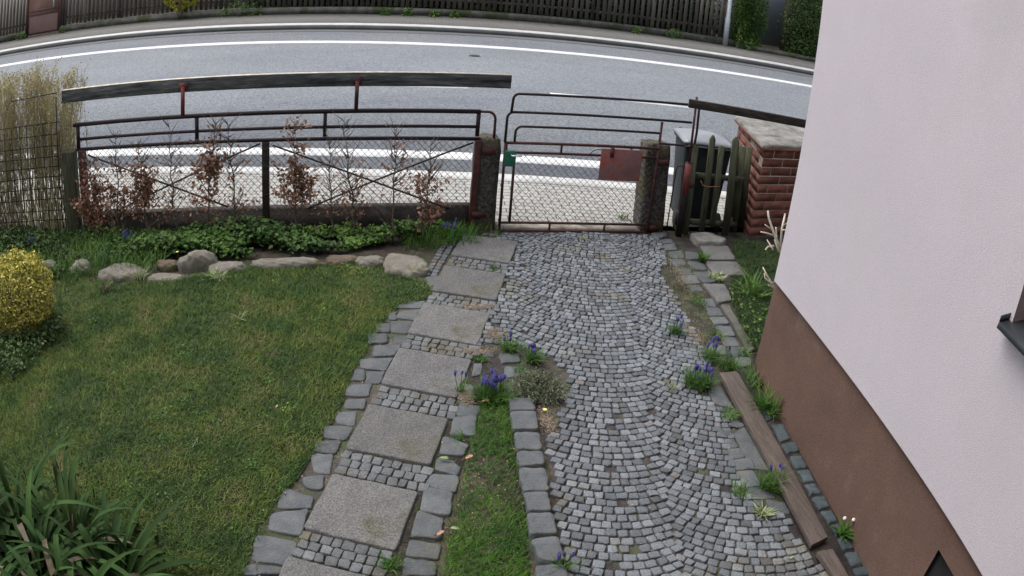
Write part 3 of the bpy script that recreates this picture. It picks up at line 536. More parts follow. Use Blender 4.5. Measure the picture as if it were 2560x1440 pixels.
# ---------------------------------------------------------------- rocks edging the bed
def rock(px, py, wpx, hpx, zt, m, lb, seed, flat=1.0):
    a = G(px-wpx/2, py, .0); b = G(px+wpx/2, py, 0); c = G(px, py, zt*.5); rx = np.linalg.norm(b-a)/2
    f_ = G(px, py+hpx/2, 0); bk = G(px, py-hpx/2, zt); ry = max(abs(bk[1]-f_[1])/2, .05)
    bm = bmesh.new(); bmesh.ops.create_icosphere(bm, subdivisions=4, radius=1); rng = np.random.default_rng(seed); ph = rng.uniform(0, 6, 6)
    V = np.array([v.co[:] for v in bm.verts]); F = np.array([[v.index for v in f.verts] for f in bm.faces]); bm.free()
    n = .10*np.sin(2.3*V[:, 0]+ph[0])*np.cos(2*V[:, 1]+ph[1])+.06*np.sin(5*V[:, 0]+ph[2]+3*V[:, 2])+.04*np.sin(9*V[:, 1]+ph[3])*np.sin(7*V[:, 0]+ph[4])
    n += .05*np.sin(13*V[:, 0]+ph[5])*np.sin(11*V[:, 1])+.03*np.sin(21*V[:, 2]+17*V[:, 0]); V = np.sign(V)*abs(V)**np.array((.8, .8, .72))*(1+n)[:, None]
    V = V*(rx*1.02, ry*1.45, zt*(1.2 if zt > .12 else .95))+(c[0], (f_[1]+bk[1])/2, -.0)
    solo('edging_rock', MB().add(V, F), m, lb, 'rock', 'rocks edging the flower bed', loc=(c[0], (f_[1]+bk[1])/2, 0), smooth=True)
for i, r in enumerate([(121, 665, 50, 38, .10, 'rock', 'grey rock just right of the golden shrub'), (180, 645, 42, 30, .09, 'rockb', 'small brownish rock set back among the bed plants'), (203, 668, 55, 42, .11, 'rock', 'pale grey pointed rock half covered by weeds'), (307, 678, 108, 46, .09, 'rock', 'wide flat grey rock behind the pale grass tufts'), (418, 660, 56, 28, .08, 'rockb', 'mossy brown rock left of the big round boulder'), (492, 655, 100, 40, .13, 'rock', 'big smooth rounded boulder standing highest in the row'), (412, 693, 86, 24, .04, 'rock', 'low flat rock sunk in the lawn below the boulder'), (563, 666, 92, 38, .08, 'rock', 'grey flat topped rock right of the big boulder'), (709, 657, 170, 30, .09, 'rock', 'longest low rock in the middle of the row'), (853, 649, 80, 32, .08, 'rockb', 'pinkish pitted rock right of the longest one'), (923, 651, 76, 35, .08, 'rock', 'rounded light rock second from the path'), (1014, 661, 110, 58, .09, 'rock', 'broad sloping rock at the path end of the row'), (8, 606, 34, 36, .10, 'rock', 'grey rock at the left picture edge above the golden shrub'), (135, 690, 34, 22, .06, 'rock', 'small low stone at the foot of the golden shrub')]):
    rock(*r[:5], M[r[5]], r[6], 40+i)

# ---------------------------------------------------------------- left fence
FY = 7.2
FN = thing('garden_fence', (-.6, FY, 0), 'rusty dark tube fence with chain link mesh along the pavement', 'fence')
def sq(mb, a, b, s=.03): return mb.beam(a, b, s, s)
m = MB(); sq(m, (-2.63, FY, 1.18), (1.40, FY, 1.18), .036); m.build('top_rail', M['rustdark'], FN)
m = MB(); sq(m, (-2.58, FY, 1.03), (1.37, FY, 1.03), .026); m.build('middle_rail', M['rustdark'], FN)
m = MB(); sq(m, (-2.60, FY, .925), (1.42, FY, .91), .03); m.build('lower_rail', M['rustdark'], FN)
for x in (-2.575, -1.275, -.037, 1.385):
    m = MB(); sq(m, (x, FY, .94), (x, FY, 1.163), .034); m.build('upright', M['rustdark'], FN)
def arcp(c, r, a0, a1, n=7): return [(c[0]+r*math.cos(a0+(a1-a0)*i/(n-1)), FY, c[1]+r*math.sin(a0+(a1-a0)*i/(n-1))) for i in range(n)]
m = MB().tube([(1.40, FY, 1.18)]+arcp((1.47, 1.105), .075, rad(90), rad(0))+[(1.548, FY, .9)], .013); m.build('bent_tube', M['rust'], FN)
for x, w_, z1, mm in ((-2.53, .085, .92, 'rust'), (-.595, .07, .90, 'beambrown'), (1.40, .06, .9, 'rust')):
    m = MB(); m.box((x, FY-.02, z1/2-.03), (w_, w_*.8, z1+.06)); m.build('post', M[mm], FN, bevel=.004)
m = MB()
for a, b in (((-2.48, .86), (-.98, .26)), ((-2.2, .25), (-.65, .88)), ((-.53, .86), (1.18, .20)), ((-.2, .22), (1.36, .87))): m.tube([(a[0], FY+.012, a[1]), (b[0], FY+.012, b[1])], .009, 6)
m.build('cross_brace', M['rustdark'], FN)
def mesh_link(x0, x1, z0, z1, y, sp=.066, r=.0023):
    mb = MB()
    for sgn in (1, -1):
        k = x0-(z1-z0)-.1
        while k < x1+(z1-z0):
            P = []
            n = max(2, int((z1-z0)/(sp/2))+1)
            for i in range(n+1):
                z = z0+(z1-z0)*i/n; x = k+(z-z0)*.95 if sgn > 0 else k+(z1-z0)*.95-(z-z0)*.95
                if x0 <= x <= x1: P.append((x+.002*math.sin(z*40), y+(.002 if i % 2 else -.002)*sgn, z))
            if len(P) > 1: mb.tube(P, r, 3, cap=False)
            k += sp
    return mb
mesh_link(-2.48, 1.36, .2, .91, FY+.005).build('chain_link_mesh', M['wire'], FN)
m = MB().box((-.58, FY+.06, .08), (3.95, .1, .30)); m.build('concrete_base', M['darkconcrete'], FN)
# beam over the fence
c = (-.55, FY, 1.42); BM = thing('timber_beam', (-.55, FY, 1.2), 'long weathered grey plank carried above the chain link fence', 'timber beam')
MB().box((-.55, FY+.01, 1.481), (4.42, .05, .128)).build('plank', M['beamwood'], BM, bevel=.003)
MB().box((-.55, FY+.01, 1.5468), (4.42, .05, .0035)).build('lit_edge', M['palewood'], BM)  # pale strip paints the light on the plank's top face
for x in (-1.41, .245):
    m = MB(); m.box((x, FY-.035, 1.335), (.036, .03, .275)); m.box((x, FY-.025, 1.475), (.085, .012, .075)); m.build('bracket', M['redpaint'] if x < 0 else M['rust'], BM)

# ---------------------------------------------------------------- granite gate posts
def gpost(x0, x1, y, h, lean, lb, seed):
    rng = np.random.default_rng(seed); bm = bmesh.new(); n = 9; V = []; F = []; N = 20
    for k in range(n+3):
        z = -.1+(h+.1)*min(k/n, 1); sc = 1 if k < n else (.93 if k == n else (.8 if k == n+1 else .4)); z += 0 if k <= n else .012
        for i in range(N):
            a = 2*math.pi*(i+.5)/N; ca, sa = math.cos(a), math.sin(a); q = 1/max(abs(ca), abs(sa)); q = q**.85
            V.append(((x0+x1)/2+lean*z+(x1-x0)/2*ca*q*sc*(1+rng.normal(0, .035)), y+.12*sa*q*sc*(1+rng.normal(0, .035)), z+(rng.normal(0, .008) if k >= n else 0)))
    F = [(k*N+i, k*N+(i+1) % N, (k+1)*N+(i+1) % N, (k+1)*N+i) for k in range(n+2) for i in range(N)]+[tuple(range((n+2)*N, (n+3)*N))]
    bm.free(); return solo('gate_post', MB().add(V, F), M['granite'], lb, 'stone post', 'pair of granite gate posts', loc=((x0+x1)/2, y, 0))
gpost(1.41, 1.635, FY+.09, .905, -.02, 'rough granite post between fence and gate', 3)
gpost(3.13, 3.40, FY+.10, .92, -.055, 'rough granite post on the hinge side of the gate beside the bin', 4)

struct('gate_threshold', MB().prism([(1.64, FY-.02), (3.12, FY-.02), (3.12, FY+.12), (1.64, FY+.12)], -.05, .012), M['slabl'])
# ---------------------------------------------------------------- garden gate
GT = thing('garden_gate', (2.42, FY-.06, 0), 'rusty red tube gate with chain link mesh between the granite posts', 'gate')
gy = FY-.06
def tb(name, pts, r=.0135, m_='rust'): return MB().tube(pts, r, 8).build(name, M[m_], GT, smooth=True)
FYo = FY
def arcg(cx, cz, r, a0, a1, n=7): return [(cx+r*math.cos(rad(a0+(a1-a0)*i/(n-1))), gy, cz+r*math.sin(rad(a0+(a1-a0)*i/(n-1)))) for i in range(n)]
tb('bottom_rail', [(1.665, gy, .0), (3.19, gy, .0)], .015); tb('lower_rail', [(1.665, gy, .085), (3.17, gy, .085)])
tb('upper_rail', [(1.75, gy, .80), (3.18, gy, .805)]); tb('top_rail', [(1.65, gy, .895), (3.2, gy, .905)], .015)
tb('left_stile', [(1.665, gy, -.0), (1.652, gy, .60), (1.648, gy, .90)]); tb('right_stile', [(3.197, gy, -.0), (3.188, gy, 1.185)])
tb('inner_stile', [(1.757, gy, .085), (1.745, gy, .80)])
for x, a, b in ((2.19, .81, .895), (1.66, .81, .89), (2.9, .81, .9), (2.155, 0, .085), (2.72, 0, .085)): tb('strut', [(x, gy, a), (x, gy, b)], .011)
tb('inner_loop', [(1.732, gy, .90), (1.732, gy, 1.0)]+arcg(1.792, 1.0, .06, 180, 90)+[(3.175, gy, 1.068)], .012, 'rustdark')
tb('middle_loop', [(1.642, gy, .90), (1.642, gy, 1.14)]+arcg(1.702, 1.14, .06, 180, 90)+[(3.515, gy, 1.205)], .013, 'rustdark')
tb('outer_loop', [(1.675, gy, 1.2), (1.682, gy, 1.32)]+arcg(1.737, 1.325, .055, 180, 90)+[(3.50, gy, 1.39)], .013, 'rustdark')
tb('tie_rail', [(3.19, gy, .962), (3.51, gy, .955)], .012, 'rustdark')
mesh_link(1.76, 3.17, .10, .80, gy).build('chain_link_mesh', M['wire'], GT)
m = MB(); m.box((2.795, gy-.03, .722), (.43, .012, .325)); 
m.build('metal_plate', M['plate'], GT, bevel=.004)
m = MB(); m.box((2.69, gy-.042, .85), (.035, .014, .10)); m.build('plate_clamp', M['rust'], GT)
tb('hook_wire', [(2.47, gy-.01, .81), (2.5, gy-.02, .85), (2.53, gy-.03, .868), (2.60, gy-.03, .872)], .004, 'rustdark')
lk = MB().box((1.70, gy-.01, .745), (.105, .05, .155)).build('lock_box', M['green'], GT, bevel=.006)
MB().tube([(1.705, gy-.03, .785), (1.705, gy-.065, .785), (1.80, gy-.068, .787)], .008, 8).build('handle', M['steel'], lk, smooth=True)
for z in (.76, .05):
    MB().box((3.25, gy+.01, z), (.13, .03, .05)).build('hinge', M['rust'], GT)
# plates bolted to the left granite post
for z, x in ((.80, 1.50), (.16, 1.46)):
    MB().box((x, FY-.045, z), (.13, .02, .06)).build('bracket', M['rust'], FN)

# ---------------------------------------------------------------- steel post, right beam
SP = thing('steel_post', (3.52, 7.08, 0), 'rust brown steel post with red paint patches and two thin tubes on top', 'steel post')
MB().tube([(3.53, 7.08, -.1), (3.525, 7.08, .40), (3.52, 7.08, .8)], .034, 12).build('post_tube', M['rustdark'], SP, smooth=True)
MB().tube([(3.5245, 7.08, .46), (3.52, 7.08, .79)], .0365, 12).build('red_sleeve', M['redpaint'], SP, smooth=True)
MB().tube([(3.52, 7.08, .79), (3.50, 7.08, 1.49)], .013).build('thin_tube', M['rust'], SP, smooth=True)
MB().tube([(3.45, 7.08, .96), (3.53, 7.09, .965), (3.555, 7.09, 1.0), (3.56, 7.09, 1.12), (3.545, 7.09, 1.44)], .013).build('thin_tube', M['rustdark'], SP, smooth=True)
MB().tube([(3.40, 7.12, -.02), (3.405, 7.12, .7), (3.42, 7.12, .74), (3.50, 7.1, .755)], .007).build('rod', M['rustdark'], SP, smooth=True)
MB().box((3.56, 7.07, .56), (.09, .03, .045)).build('hinge', M['rust'], SP)
B0 = G(1722, 258, 1.44); B1 = G(2025, 312, 1.43); dd = (B1-B0)/np.linalg.norm(B1-B0)
m = MB().beam(B0, B0+dd*2.6, .04, .085); solo('timber_beam', m, M['beambrown'], 'dark brown weathered plank running from the steel post over the brick pillar', 'timber beam', loc=B0, bevel=.004)

# ---------------------------------------------------------------- wheelie bin
BX, BY = 3.85, 7.47; bn_ = thing('wheelie_bin', (BX, BY, 0), 'black wheelie bin with pale grey lid behind the picket gate', 'wheelie bin')
ya = -.18; cy_, sy_ = math.cos(ya), math.sin(ya)
def bl(x, y, z): return (BX+x*cy_-y*sy_, BY+x*sy_+y*cy_, z)
m = MB(); w0, d0, w1, d1 = .42, .38, .52, .47
m.add([bl(x*w0/2, y*d0/2, .06) for x, y in ((-1, -1), (1, -1), (1, 1), (-1, 1))]+[bl(x*w1/2, y*d1/2, .91) for x, y in ((-1, -1), (1, -1), (1, 1), (-1, 1))], [(0, 3, 2, 1), (4, 5, 6, 7), (0, 1, 5, 4), (1, 2, 6, 5), (2, 3, 7, 6), (3, 0, 4, 7)])
m.build('body', M['bin'], bn_, bevel=.03)
m = MB()
m.add([bl(x*.55/2, y*.52/2, z) for z in (.905, .94) for x, y in ((-1, -1), (1, -1), (1, 1), (-1, 1))], [(0, 3, 2, 1), (4, 5, 6, 7), (0, 1, 5, 4), (1, 2, 6, 5), (2, 3, 7, 6), (3, 0, 4, 7)]); m.build('rim', M['bin'], bn_, bevel=.01)
m = MB(); n = 10; V = []; F = []
for j in range(n+1):
    for i in range(n+1):
        x = (i/n-.5)*.58; y = (j/n-.5)*.55; z = .948+.045*(1-(2*i/n-1)**4)*(1-(2*j/n-1)**4)+(.012 if (2 < i < 8 and 2 < j < 8) else 0); V.append(bl(x, y, z))
F = [(j*(n+1)+i, j*(n+1)+i+1, (j+1)*(n+1)+i+1, (j+1)*(n+1)+i) for j in range(n) for i in range(n)]
m.add(V, F); ld = m.build('lid', M['lid'], bn_, solid=-.02)
m = MB(); m.tube([bl(-.25, -.27, .92), bl(-.25, -.33, .94), bl(.25, -.33, .94), bl(.25, -.27, .92)], .015, 8); m.build('handle', M['bin'], bn_, smooth=True)
for s_ in (-1, 1): MB().tube([bl(s_*.2, .2, .955), bl(s_*.2, .30, .96)], .02, 8).build('hinge', M['bin'], bn_)
for s_ in (-1, 1):
    MB().tube([bl(s_*.20, -.2, .10), bl(s_*.25, -.2, .10)], .10, 20).build('wheel', M['black'], bn_)

# ---------------------------------------------------------------- wooden picket gate in front of the bin
PG = thing('picket_gate', (3.9, 7.08, 0), 'greenish brown wooden picket gate standing before the bin', 'picket gate')
py_ = 7.08
def onYp(px, py, Y): d = _ray(px, py); t = Y/d[1]; return np.array((d[0]*t, Y, CAMH+d[2]*t))
for (x0, y0), (x1, y1), pt in (((1740, 360), (1712, 590), 0), ((1783, 338), (1752, 585), 1), ((1805, 364), (1780, 565), 0), ((1841, 342), (1812, 590), 1)):
    a = onYp(x0, y0, py_); b = onYp(x1, y1, py_); w_ = .062 if x0 != 1841 else .08; m = MB(); zb = max(b[2], .015)
    tp = .045 if pt else .02
    V = []
    for yy in (py_-.012, py_+.012):
        V += [(b[0]-w_/2, yy, zb), (b[0]+w_/2, yy, zb), (a[0]+w_/2, yy, a[2]-tp), (a[0]+.006, yy, a[2]), (a[0]-.006, yy, a[2]), (a[0]-w_/2, yy, a[2]-tp)]
    m.add(V, [(0, 1, 2, 3, 4, 5), (11, 10, 9, 8, 7, 6)]+[(i, i+6, (i+1) % 6+6, (i+1) % 6) for i in range(6)]); m.build('picket', M['greenwood'], PG)
for z, h in ((.66, .055), (.15, .055)):
    MB().beam((3.57, py_+.03, z), (4.22, py_+.03, z-.02), .03, h).build('rail', M['greenwood'], PG)
MB().tube([onYp(1752, 452, py_-.02), onYp(1757, 463, py_-.02), onYp(1770, 467, py_-.03), onYp(1800, 466, py_-.03)], .004, 6).build('twine', M['orange'], PG)
P2 = thing('picket_fence', (4.22, 7.2, 0), 'narrow dark picket panel turned towards the brick pillar', 'picket fence')
for i, (px, pyy) in enumerate(((1856, 366), (1872, 368))):
    a = onYp(px, pyy, 7.2+.1*i); b = onYp(px-26, 590, 7.2+.1*i); m = MB().beam((b[0], b[1], .01), a, .085, .022, up=(.6, .8, 0)); m.build('picket', M['greenwood'], P2)
MB().beam((4.16, 7.12, .64), (4.32, 7.42, .64), .03, .05).build('rail', M['greenwood'], P2)
MB().beam((4.16, 7.12, .15), (4.32, 7.42, .15), .03, .05).build('rail', M['greenwood'], P2)

# ---------------------------------------------------------------- brick pillar with cap
q0 = G(1870, 600)[:2]; q0 = np.array((4.36, 7.03)); dF = np.array((math.cos(rad(8)), math.sin(rad(8)))); dL = np.array((math.cos(rad(76)), math.sin(rad(76))))
LW, LD = 1.55, 1.15
BP = thing('brick_pillar', (*q0, 0), 'red brick wall block with rough pale concrete cap beside the house', 'brick wall')
corners = [q0, q0+dF*LW, q0+dF*LW+dL*LD, q0+dL*LD]
bmesh_m = MB(); mo = MB(); ch = .0985; nb = 10; z0 = .03; cc0 = sum(corners)/4
rngb = random.Random(3)
mo.prism([q+(sum(corners)/4-q)*.0012 for q in corners], -.12, z0+nb*ch)
for side in range(4):
    a = corners[side]; b = corners[(side+1) % 4]; L = np.linalg.norm(b-a); d = (b-a)/L; nrm = np.array((d[1], -d[0]))
    for r in range(nb):
        s = 0 if (r+side) % 2 == 0 else -.145
        while s < L-.01:
            s0, s1 = max(s, 0), min(s+.284, L)
            if s1-s0 > .03 and not (side == 3 and (r, int(s/.29)) in ((8, 3), (9, 2))):
                pr = rngb.uniform(0, .0015); o0 = a+d*s0+nrm*(.0015+pr); o1 = a+d*s1+nrm*(.0015+pr); dp = .05; i1 = a+d*s1-nrm*dp; i0 = a+d*s0-nrm*dp
                if s0 == 0: i0 = i0+d*dp*1.6; o0 = o0+(corners[side]-cc0)*.0015
                if s1 == L: i1 = i1-d*dp*1.6
                bmesh_m.prism([o0, o1, i1, i0], z0+r*ch+.006, z0+(r+1)*ch-.006)
            s += .294
M['brick'] = mat('brick', [(.3, (.125, .05, .037)), (.6, (.2, .078, .057)), (.8, (.25, .12, .09))], 9, isl=.22, rough=.92, bump=.25, bscale=60, grain=.2)
M['mortar'] = mat('mortar', two((.2, .165, .14), (.3, .255, .22)), 12, rough=.95, bump=.4)
bmesh_m.build('brickwork', M['brick'], BP); mo.build('mortar', M['mortar'], BP)
cc = sum(corners)/4; ov = [q+(q-cc)/np.linalg.norm(q-cc)*.07 for q in corners]; zt = z0+nb*ch
MB().prism(ov, zt, zt+.028).build('tile_course', M['brick'], BP)
m = MB(); N = 26; V = []; F = []
for k, (sc, z) in enumerate(((1.0, zt+.028), (1.0, zt+.055), (.97, zt+.068), (.7, zt+.085), (.3, zt+.09))):
    for i in range(4):
        for j in range(10):
            q = ov[i]+(ov[(i+1) % 4]-ov[i])*j/10; q = cc+(q-cc)*sc*(1+rngb.gauss(0, .004)); V.append((q[0], q[1], z+rngb.gauss(0, .003)))
F = [(k*40+i, k*40+(i+1) % 40, (k+1)*40+(i+1) % 40, (k+1)*40+i) for k in range(4) for i in range(40)]+[tuple(range(160, 200))]
m.add(V, F).build('cap', M['capstone'], BP)

# ---------------------------------------------------------------- far side: fence, gate, hedges, pole
FW = 23.98
FF = thing('picket_fence', rd(0, FW), 'long dark wooden picket fence on a mossy concrete base across the road', 'fence')
def picketrun(u0, u1, sp=.172, h=1.62, w_=.105, z0=.24, slant=0):
    m = MB(); u = u0
    while u < u1:
        c = rd(u+R_.gauss(0, .006), FW); m.box((c[0], c[1], z0+h/2+R_.gauss(0, .01)), (w_+R_.gauss(0, .005), .022, h), yaw=RHO+R_.gauss(0, .02)); u += sp
    return m
picketrun(-12.78, 9.2).build('pickets', M['fencewood'], FF)
m = MB()
for z in (.5, 1.5): m.beam(rd(-12.8, FW+.04, z), rd(9.3, FW+.04, z), .04, .08)
m.build('rail', M['fencewood'], FF)
for k in range(10):
    c = rd(-12.7+k*2.42, FW+.1); MB().box((c[0], c[1], .9), (.1, .1, 1.9), yaw=RHO).build('post', M['fencewood'], FF)
m = MB(); m.prism([rd(-12.8, FW-.1), rd(9.4, FW-.1), rd(9.4, FW+.12), rd(-12.8, FW+.12)], -.02, .215); m.build('concrete_base', M['concrete'], FF)
F2 = thing('picket_fence', rd(-16, FW), 'short dark picket fence left of the brown metal gate across the road', 'fence')
picketrun(-20.5, -14.55).build('pickets', M['fencewood'], F2)
m = MB(); m.beam(rd(-20.5, FW+.04, .5), rd(-14.55, FW+.04, .5), .04, .08); m.build('rail', M['fencewood'], F2)
m = MB(); m.prism([rd(-20.6, FW-.1), rd(-14.5, FW-.1), rd(-14.5, FW+.12), rd(-20.6, FW+.12)], -.02, .2); m.build('concrete_base', M['concrete'], F2)
u0, u1 = -14.42, -12.90
MG = thing('metal_gate', rd((u0+u1)/2, FW), 'brown sheet metal gate with pyramid pressed panel across the road', 'gate')
MB().prism([rd(u0, FW-.01), rd(u1, FW-.01), rd(u1, FW+.02), rd(u0, FW+.02)], .06, 1.9).build('panel', M['sheet'], MG)
pm = MB(); cx = rd((u0+u1)/2, FW-.13, .42); ps = [rd(u0+.08, FW-.012, .12), rd(u1-.08, FW-.012, .12), rd(u1-.08, FW-.012, .74), rd(u0+.08, FW-.012, .74)]
pm.add(ps+[cx], [(0, 1, 4), (1, 2, 4), (2, 3, 4), (3, 0, 4)]); pm.build('pressed_pyramid', M['sheetlight'], MG)
for z in (.82, .95): m = MB().beam(rd(u0+.05, FW-.03, z), rd(u1-.05, FW-.03, z), .03, .04); m.build('bar', M['sheet'], MG)
for u in (u0-.05, u1+.05): c = rd(u, FW); MB().box((c[0], c[1], .95), (.09, .09, 1.95), yaw=RHO).build('post', M['rust'], MG)
c = rd(-13.2, FW-.02); MB().box((c[0], c[1], 1.2), (.06, .02, .5), yaw=RHO).build('handle_plate', M['galv'], MG)
pl = rd(9.09, FW-.1); ST = thing('street_pole', pl, 'pale galvanised steel street pole on the far pavement', 'street pole')
MB().tube([(pl[0], pl[1], -.05), (pl[0], pl[1], .9), (pl[0], pl[1], .93), (pl[0], pl[1], 5.2)], [.085, .085, .07, .055], 16).build('pole', M['galv'], ST, smooth=True)
MB().tube([(pl[0], pl[1], 5.2), (pl[0]-.3, pl[1]-1.0, 5.35)], .03, 8).build('arm', M['galv'], ST)
MB().box((pl[0]-.36, pl[1]-1.2, 5.33), (.2, .5, .1), yaw=-.28).build('lamp_head', M['galv'], ST, bevel=.03)

def leafbox(c0, c1, w0, w1, z0, z1, n, size, m, name, lb, cat, core=True, face=.3, grp=None):
    loc = rd((c0+c1)/2, (w0+w1)/2); o = thing(name, loc, lb, cat, grp)
    u = NR.uniform(c0, c1, n); ww = w0+(w1-w0)*NR.beta(1, 2.6, n); z = NR.uniform(z0, z1, n)
    bulge = .18*np.sin(u*1.9)+.12*np.sin(z*4+u*3)+.08*np.sin(u*7.3)*np.sin(z*6)
    ww = ww+bulge; z = z+.15*np.sin(u*2.7)*(z > z1-.5)
    P = np.stack([u*math.cos(RHO)-ww*math.sin(RHO), u*math.sin(RHO)+ww*math.cos(RHO), z], 1)
    MB().leaves(P, NR.uniform(.6, 1.3, n)*size, up=.2).build('foliage', m, o)
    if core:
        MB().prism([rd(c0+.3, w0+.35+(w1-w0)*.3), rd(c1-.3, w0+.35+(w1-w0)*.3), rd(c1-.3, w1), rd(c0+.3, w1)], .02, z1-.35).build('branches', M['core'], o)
    return o
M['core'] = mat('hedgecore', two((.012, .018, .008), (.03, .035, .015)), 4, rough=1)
leafbox(-6.2, 9.2, FW+.35, FW+1.6, 0, 2.6, 22000, .11, M['hedge'], 'hedge', 'dark green hedge filling the garden behind the picket fence across the road', 'hedge')
leafbox(9.42, 10.55, FW-.12, FW+1.2, .0, 3.2, 9000, .07, M['hedgel'], 'hedge', 'trimmed green hedge directly right of the street pole', 'hedge')
leafbox(11.42, 18.5, FW-.12, FW+1.4, .0, 3.0, 24000, .07, M['hedge'], 'hedge', 'dark hedge meeting the edge of the pink house wall', 'hedge')
m = MB().prism([rd(9.9, FW+2.2), rd(12.6, FW+2.2), rd(12.6, FW+6), rd(9.9, FW+6)], -.05, 3.2)
solo('neighbour_wall', m, M['bluegrey'], 'plain blue grey rendered wall seen between the two hedges', 'wall', loc=rd(11, FW+2.2))
m = MB().prism([rd(9.45, FW-.2), rd(18.5, FW-.2), rd(18.5, FW-.02), rd(9.45, FW-.02)], -.02, .14); solo('low_wall', m, M['concrete'], 'low mossy concrete edging under the right hedges across the road', 'low wall', loc=rd(13, FW))
# lighter wall glimpsed through the left fence gaps
m = MB().prism([rd(-19.5, FW+3), rd(-5.0, FW+3), rd(-5.0, FW+7), rd(-19.5, FW+7)], -.05, 3.0); solo('neighbour_house', m, mat('palewall', two((.5, .45, .36), (.6, .55, .45)), 1, rough=.9), 'pale cream house wall glimpsed through the far left fence gaps', 'house', loc=rd(-9.5, FW+5))
def bush(name, c, rx, ry, rz, n, size, m, lb, cat, stems=True, grp=None):
    o = thing(name, (c[0], c[1], 0), lb, cat, grp); d = NR.normal(0, 1, (n, 3)); d /= np.linalg.norm(d, axis=1)[:, None]; r = NR.uniform(.55, 1, n)**.5
    P = d*r[:, None]*(rx, ry, rz)*(1+.15*np.sin(d[:, :1]*7+d[:, 2:]*5)); P[:, 2] = abs(P[:, 2]) if c[2] == 0 else P[:, 2]+c[2]
    P[:, 0] += c[0]; P[:, 1] += c[1]; MB().leaves(P, NR.uniform(.6, 1.3, n)*size, up=.25).build('foliage', m, o)
    if stems:
        m2 = MB()
        for k in range(7): a = k*.9; m2.tube([(c[0], c[1], 0), (c[0]+rx*.5*math.cos(a), c[1]+ry*.5*math.sin(a), (c[2]+rz)*.6)], [.012, .005], 5)
        m2.build('stems', M['bark'], o)
    return o
p = rd(-7.95, FW-.22); bush('yellow_shrub', (p[0], p[1], .78), .72, .2, .5, 900, .09, M['yellowleaf'], 'bright yellow green shrub growing through the far picket fence', 'shrub')
p = rd(-5.9, FW-.26); bush('weed_clump', (p[0], p[1], 0), .75, .16, .5, 170, .08, M['bedleaf'], 'tall green weed clump right of the yellow shrub across the road', 'weeds')
for u, s_, lb in ((-14.6, .32, 'green weed at the foot of the brown metal gate post'), (-12.6, .2, 'green weed between metal gate and picket fence'), (-1.38, .22, 'weed on the far fence base left of its middle'), (-.72, .24, 'broader weed on the far fence base near the middle'), (.05, .2, 'small weed on the far base just right of the middle'), (.64, .18, 'thin weed on the far base above the cover in the road'), (7.3, .32, 'leafy weed in front of the far fence left of the pole'), (6.1, .2, 'low weed on the far base well left of the pole'), (9.85, .34, 'broad leafy weed right of the street pole foot')):
    p = rd(u, FW-.28); bush('weed_clump', (p[0], p[1], 0), s_*.8, .13, s_, 70, .08, M['bedleaf'], lb, 'weeds', False, 'weeds along the far fence')

# ---------------------------------------------------------------- lawn grass
gl = scatter(lawn, 16000)
# sparser worn spots
gl = gl[NR.random(len(gl)) < .72+.28*np.sin(gl[:, 0]*3.1+1)*np.cos(gl[:, 1]*2.3)]
L = NR.uniform(.018, .045, len(gl))*(1+.35*np.sin(gl[:, 0]*2.2)*np.sin(gl[:, 1]*1.7+1))
g = MB().blades(gl, L*1.15, NR.uniform(.0028, .0055, len(gl)), bend=.9, z=.01, tilt=.8); tag(g.build('lawn_grass', M['grass']), kind='stuff')
wc = scatter(lawn, 9); LW = []
for c_ in wc:
    n_ = R_.randint(12, 45); LW.append(np.c_[c_+NR.normal(0, R_.uniform(.015, .05), (n_, 2)), NR.uniform(.015, .05, n_)])
LW = np.concatenate(LW); h_ = NR.random(len(LW)) < .6
tag(MB().leaves(LW[h_], NR.uniform(.008, .02, h_.sum()), asp=.7, up=.8).build('lawn_clover', M['bedleaf']), kind='stuff')
tc_ = scatter(lawn, 45); tc_ = np.repeat(tc_, 14, 0)+NR.normal(0, .018, (len(tc_)*14, 2))
tag(MB().blades(tc_, NR.uniform(.04, .085, len(tc_)), NR.uniform(.003, .0055, len(tc_)), bend=1.1, z=.01, tilt=.9).build('lawn_tufts', M['grassl2']), kind='stuff')
gd = scatter(lawn, 900); gd = gd[NR.random(len(gd)) < .5+.5*np.sin(gd[:, 0]*4+.5)*np.cos(gd[:, 1]*3.3)]
tag(MB().blades(gd, NR.uniform(.02, .05, len(gd)), .003, bend=1.2, z=.012, tilt=1.1).build('dry_grass', M['dry']), kind='stuff')
gv = scatter(gstrip, 9000); gv = gv[NR.random(len(gv)) < np.clip(.75+.4*np.sin(gv[:, 1]*5), .15, 1)]
tag(MB().blades(gv, NR.uniform(.03, .085, len(gv)), NR.uniform(.003, .005, len(gv)), bend=1.0, z=.01, tilt=.8).build('verge_grass', M['grassl']), kind='stuff')
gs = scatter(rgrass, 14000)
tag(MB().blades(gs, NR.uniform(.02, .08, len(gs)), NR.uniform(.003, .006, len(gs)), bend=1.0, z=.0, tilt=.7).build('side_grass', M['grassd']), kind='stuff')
ge = np.concatenate([scatter([pp(6.1, -1.66), pp(6.0, -1.5), pp(5, -1.54), pp(3.5, -1.5), pp(1.3, -1.5), pp(1.3, -1.85), pp(3.5, -1.8), pp(5, -1.78)], 9000)]); ge = ge[NR.random(len(ge)) < .65+.4*np.sin(ge[:, 1]*9)]
tag(MB().blades(ge, NR.uniform(.015, .045, len(ge)), .004, bend=1.0, z=.005, tilt=1.0).build('edge_grass', M['grass']), kind='stuff')
rim = [G(*p)[:2] for p in [(1640, 600), (1700, 610), (1760, 720), (1800, 800), (1830, 900), (1790, 960), (1750, 900), (1700, 780), (1660, 690)]]
gj = np.concatenate([scatter(path_poly, 260), scatter(rim, 2600), scatter(cobp, 40)])
tag(MB().blades(gj, NR.uniform(.01, .04, len(gj)), .004, bend=1.0, z=.004, tilt=1.0).build('joint_moss', M['grass']), kind='stuff')
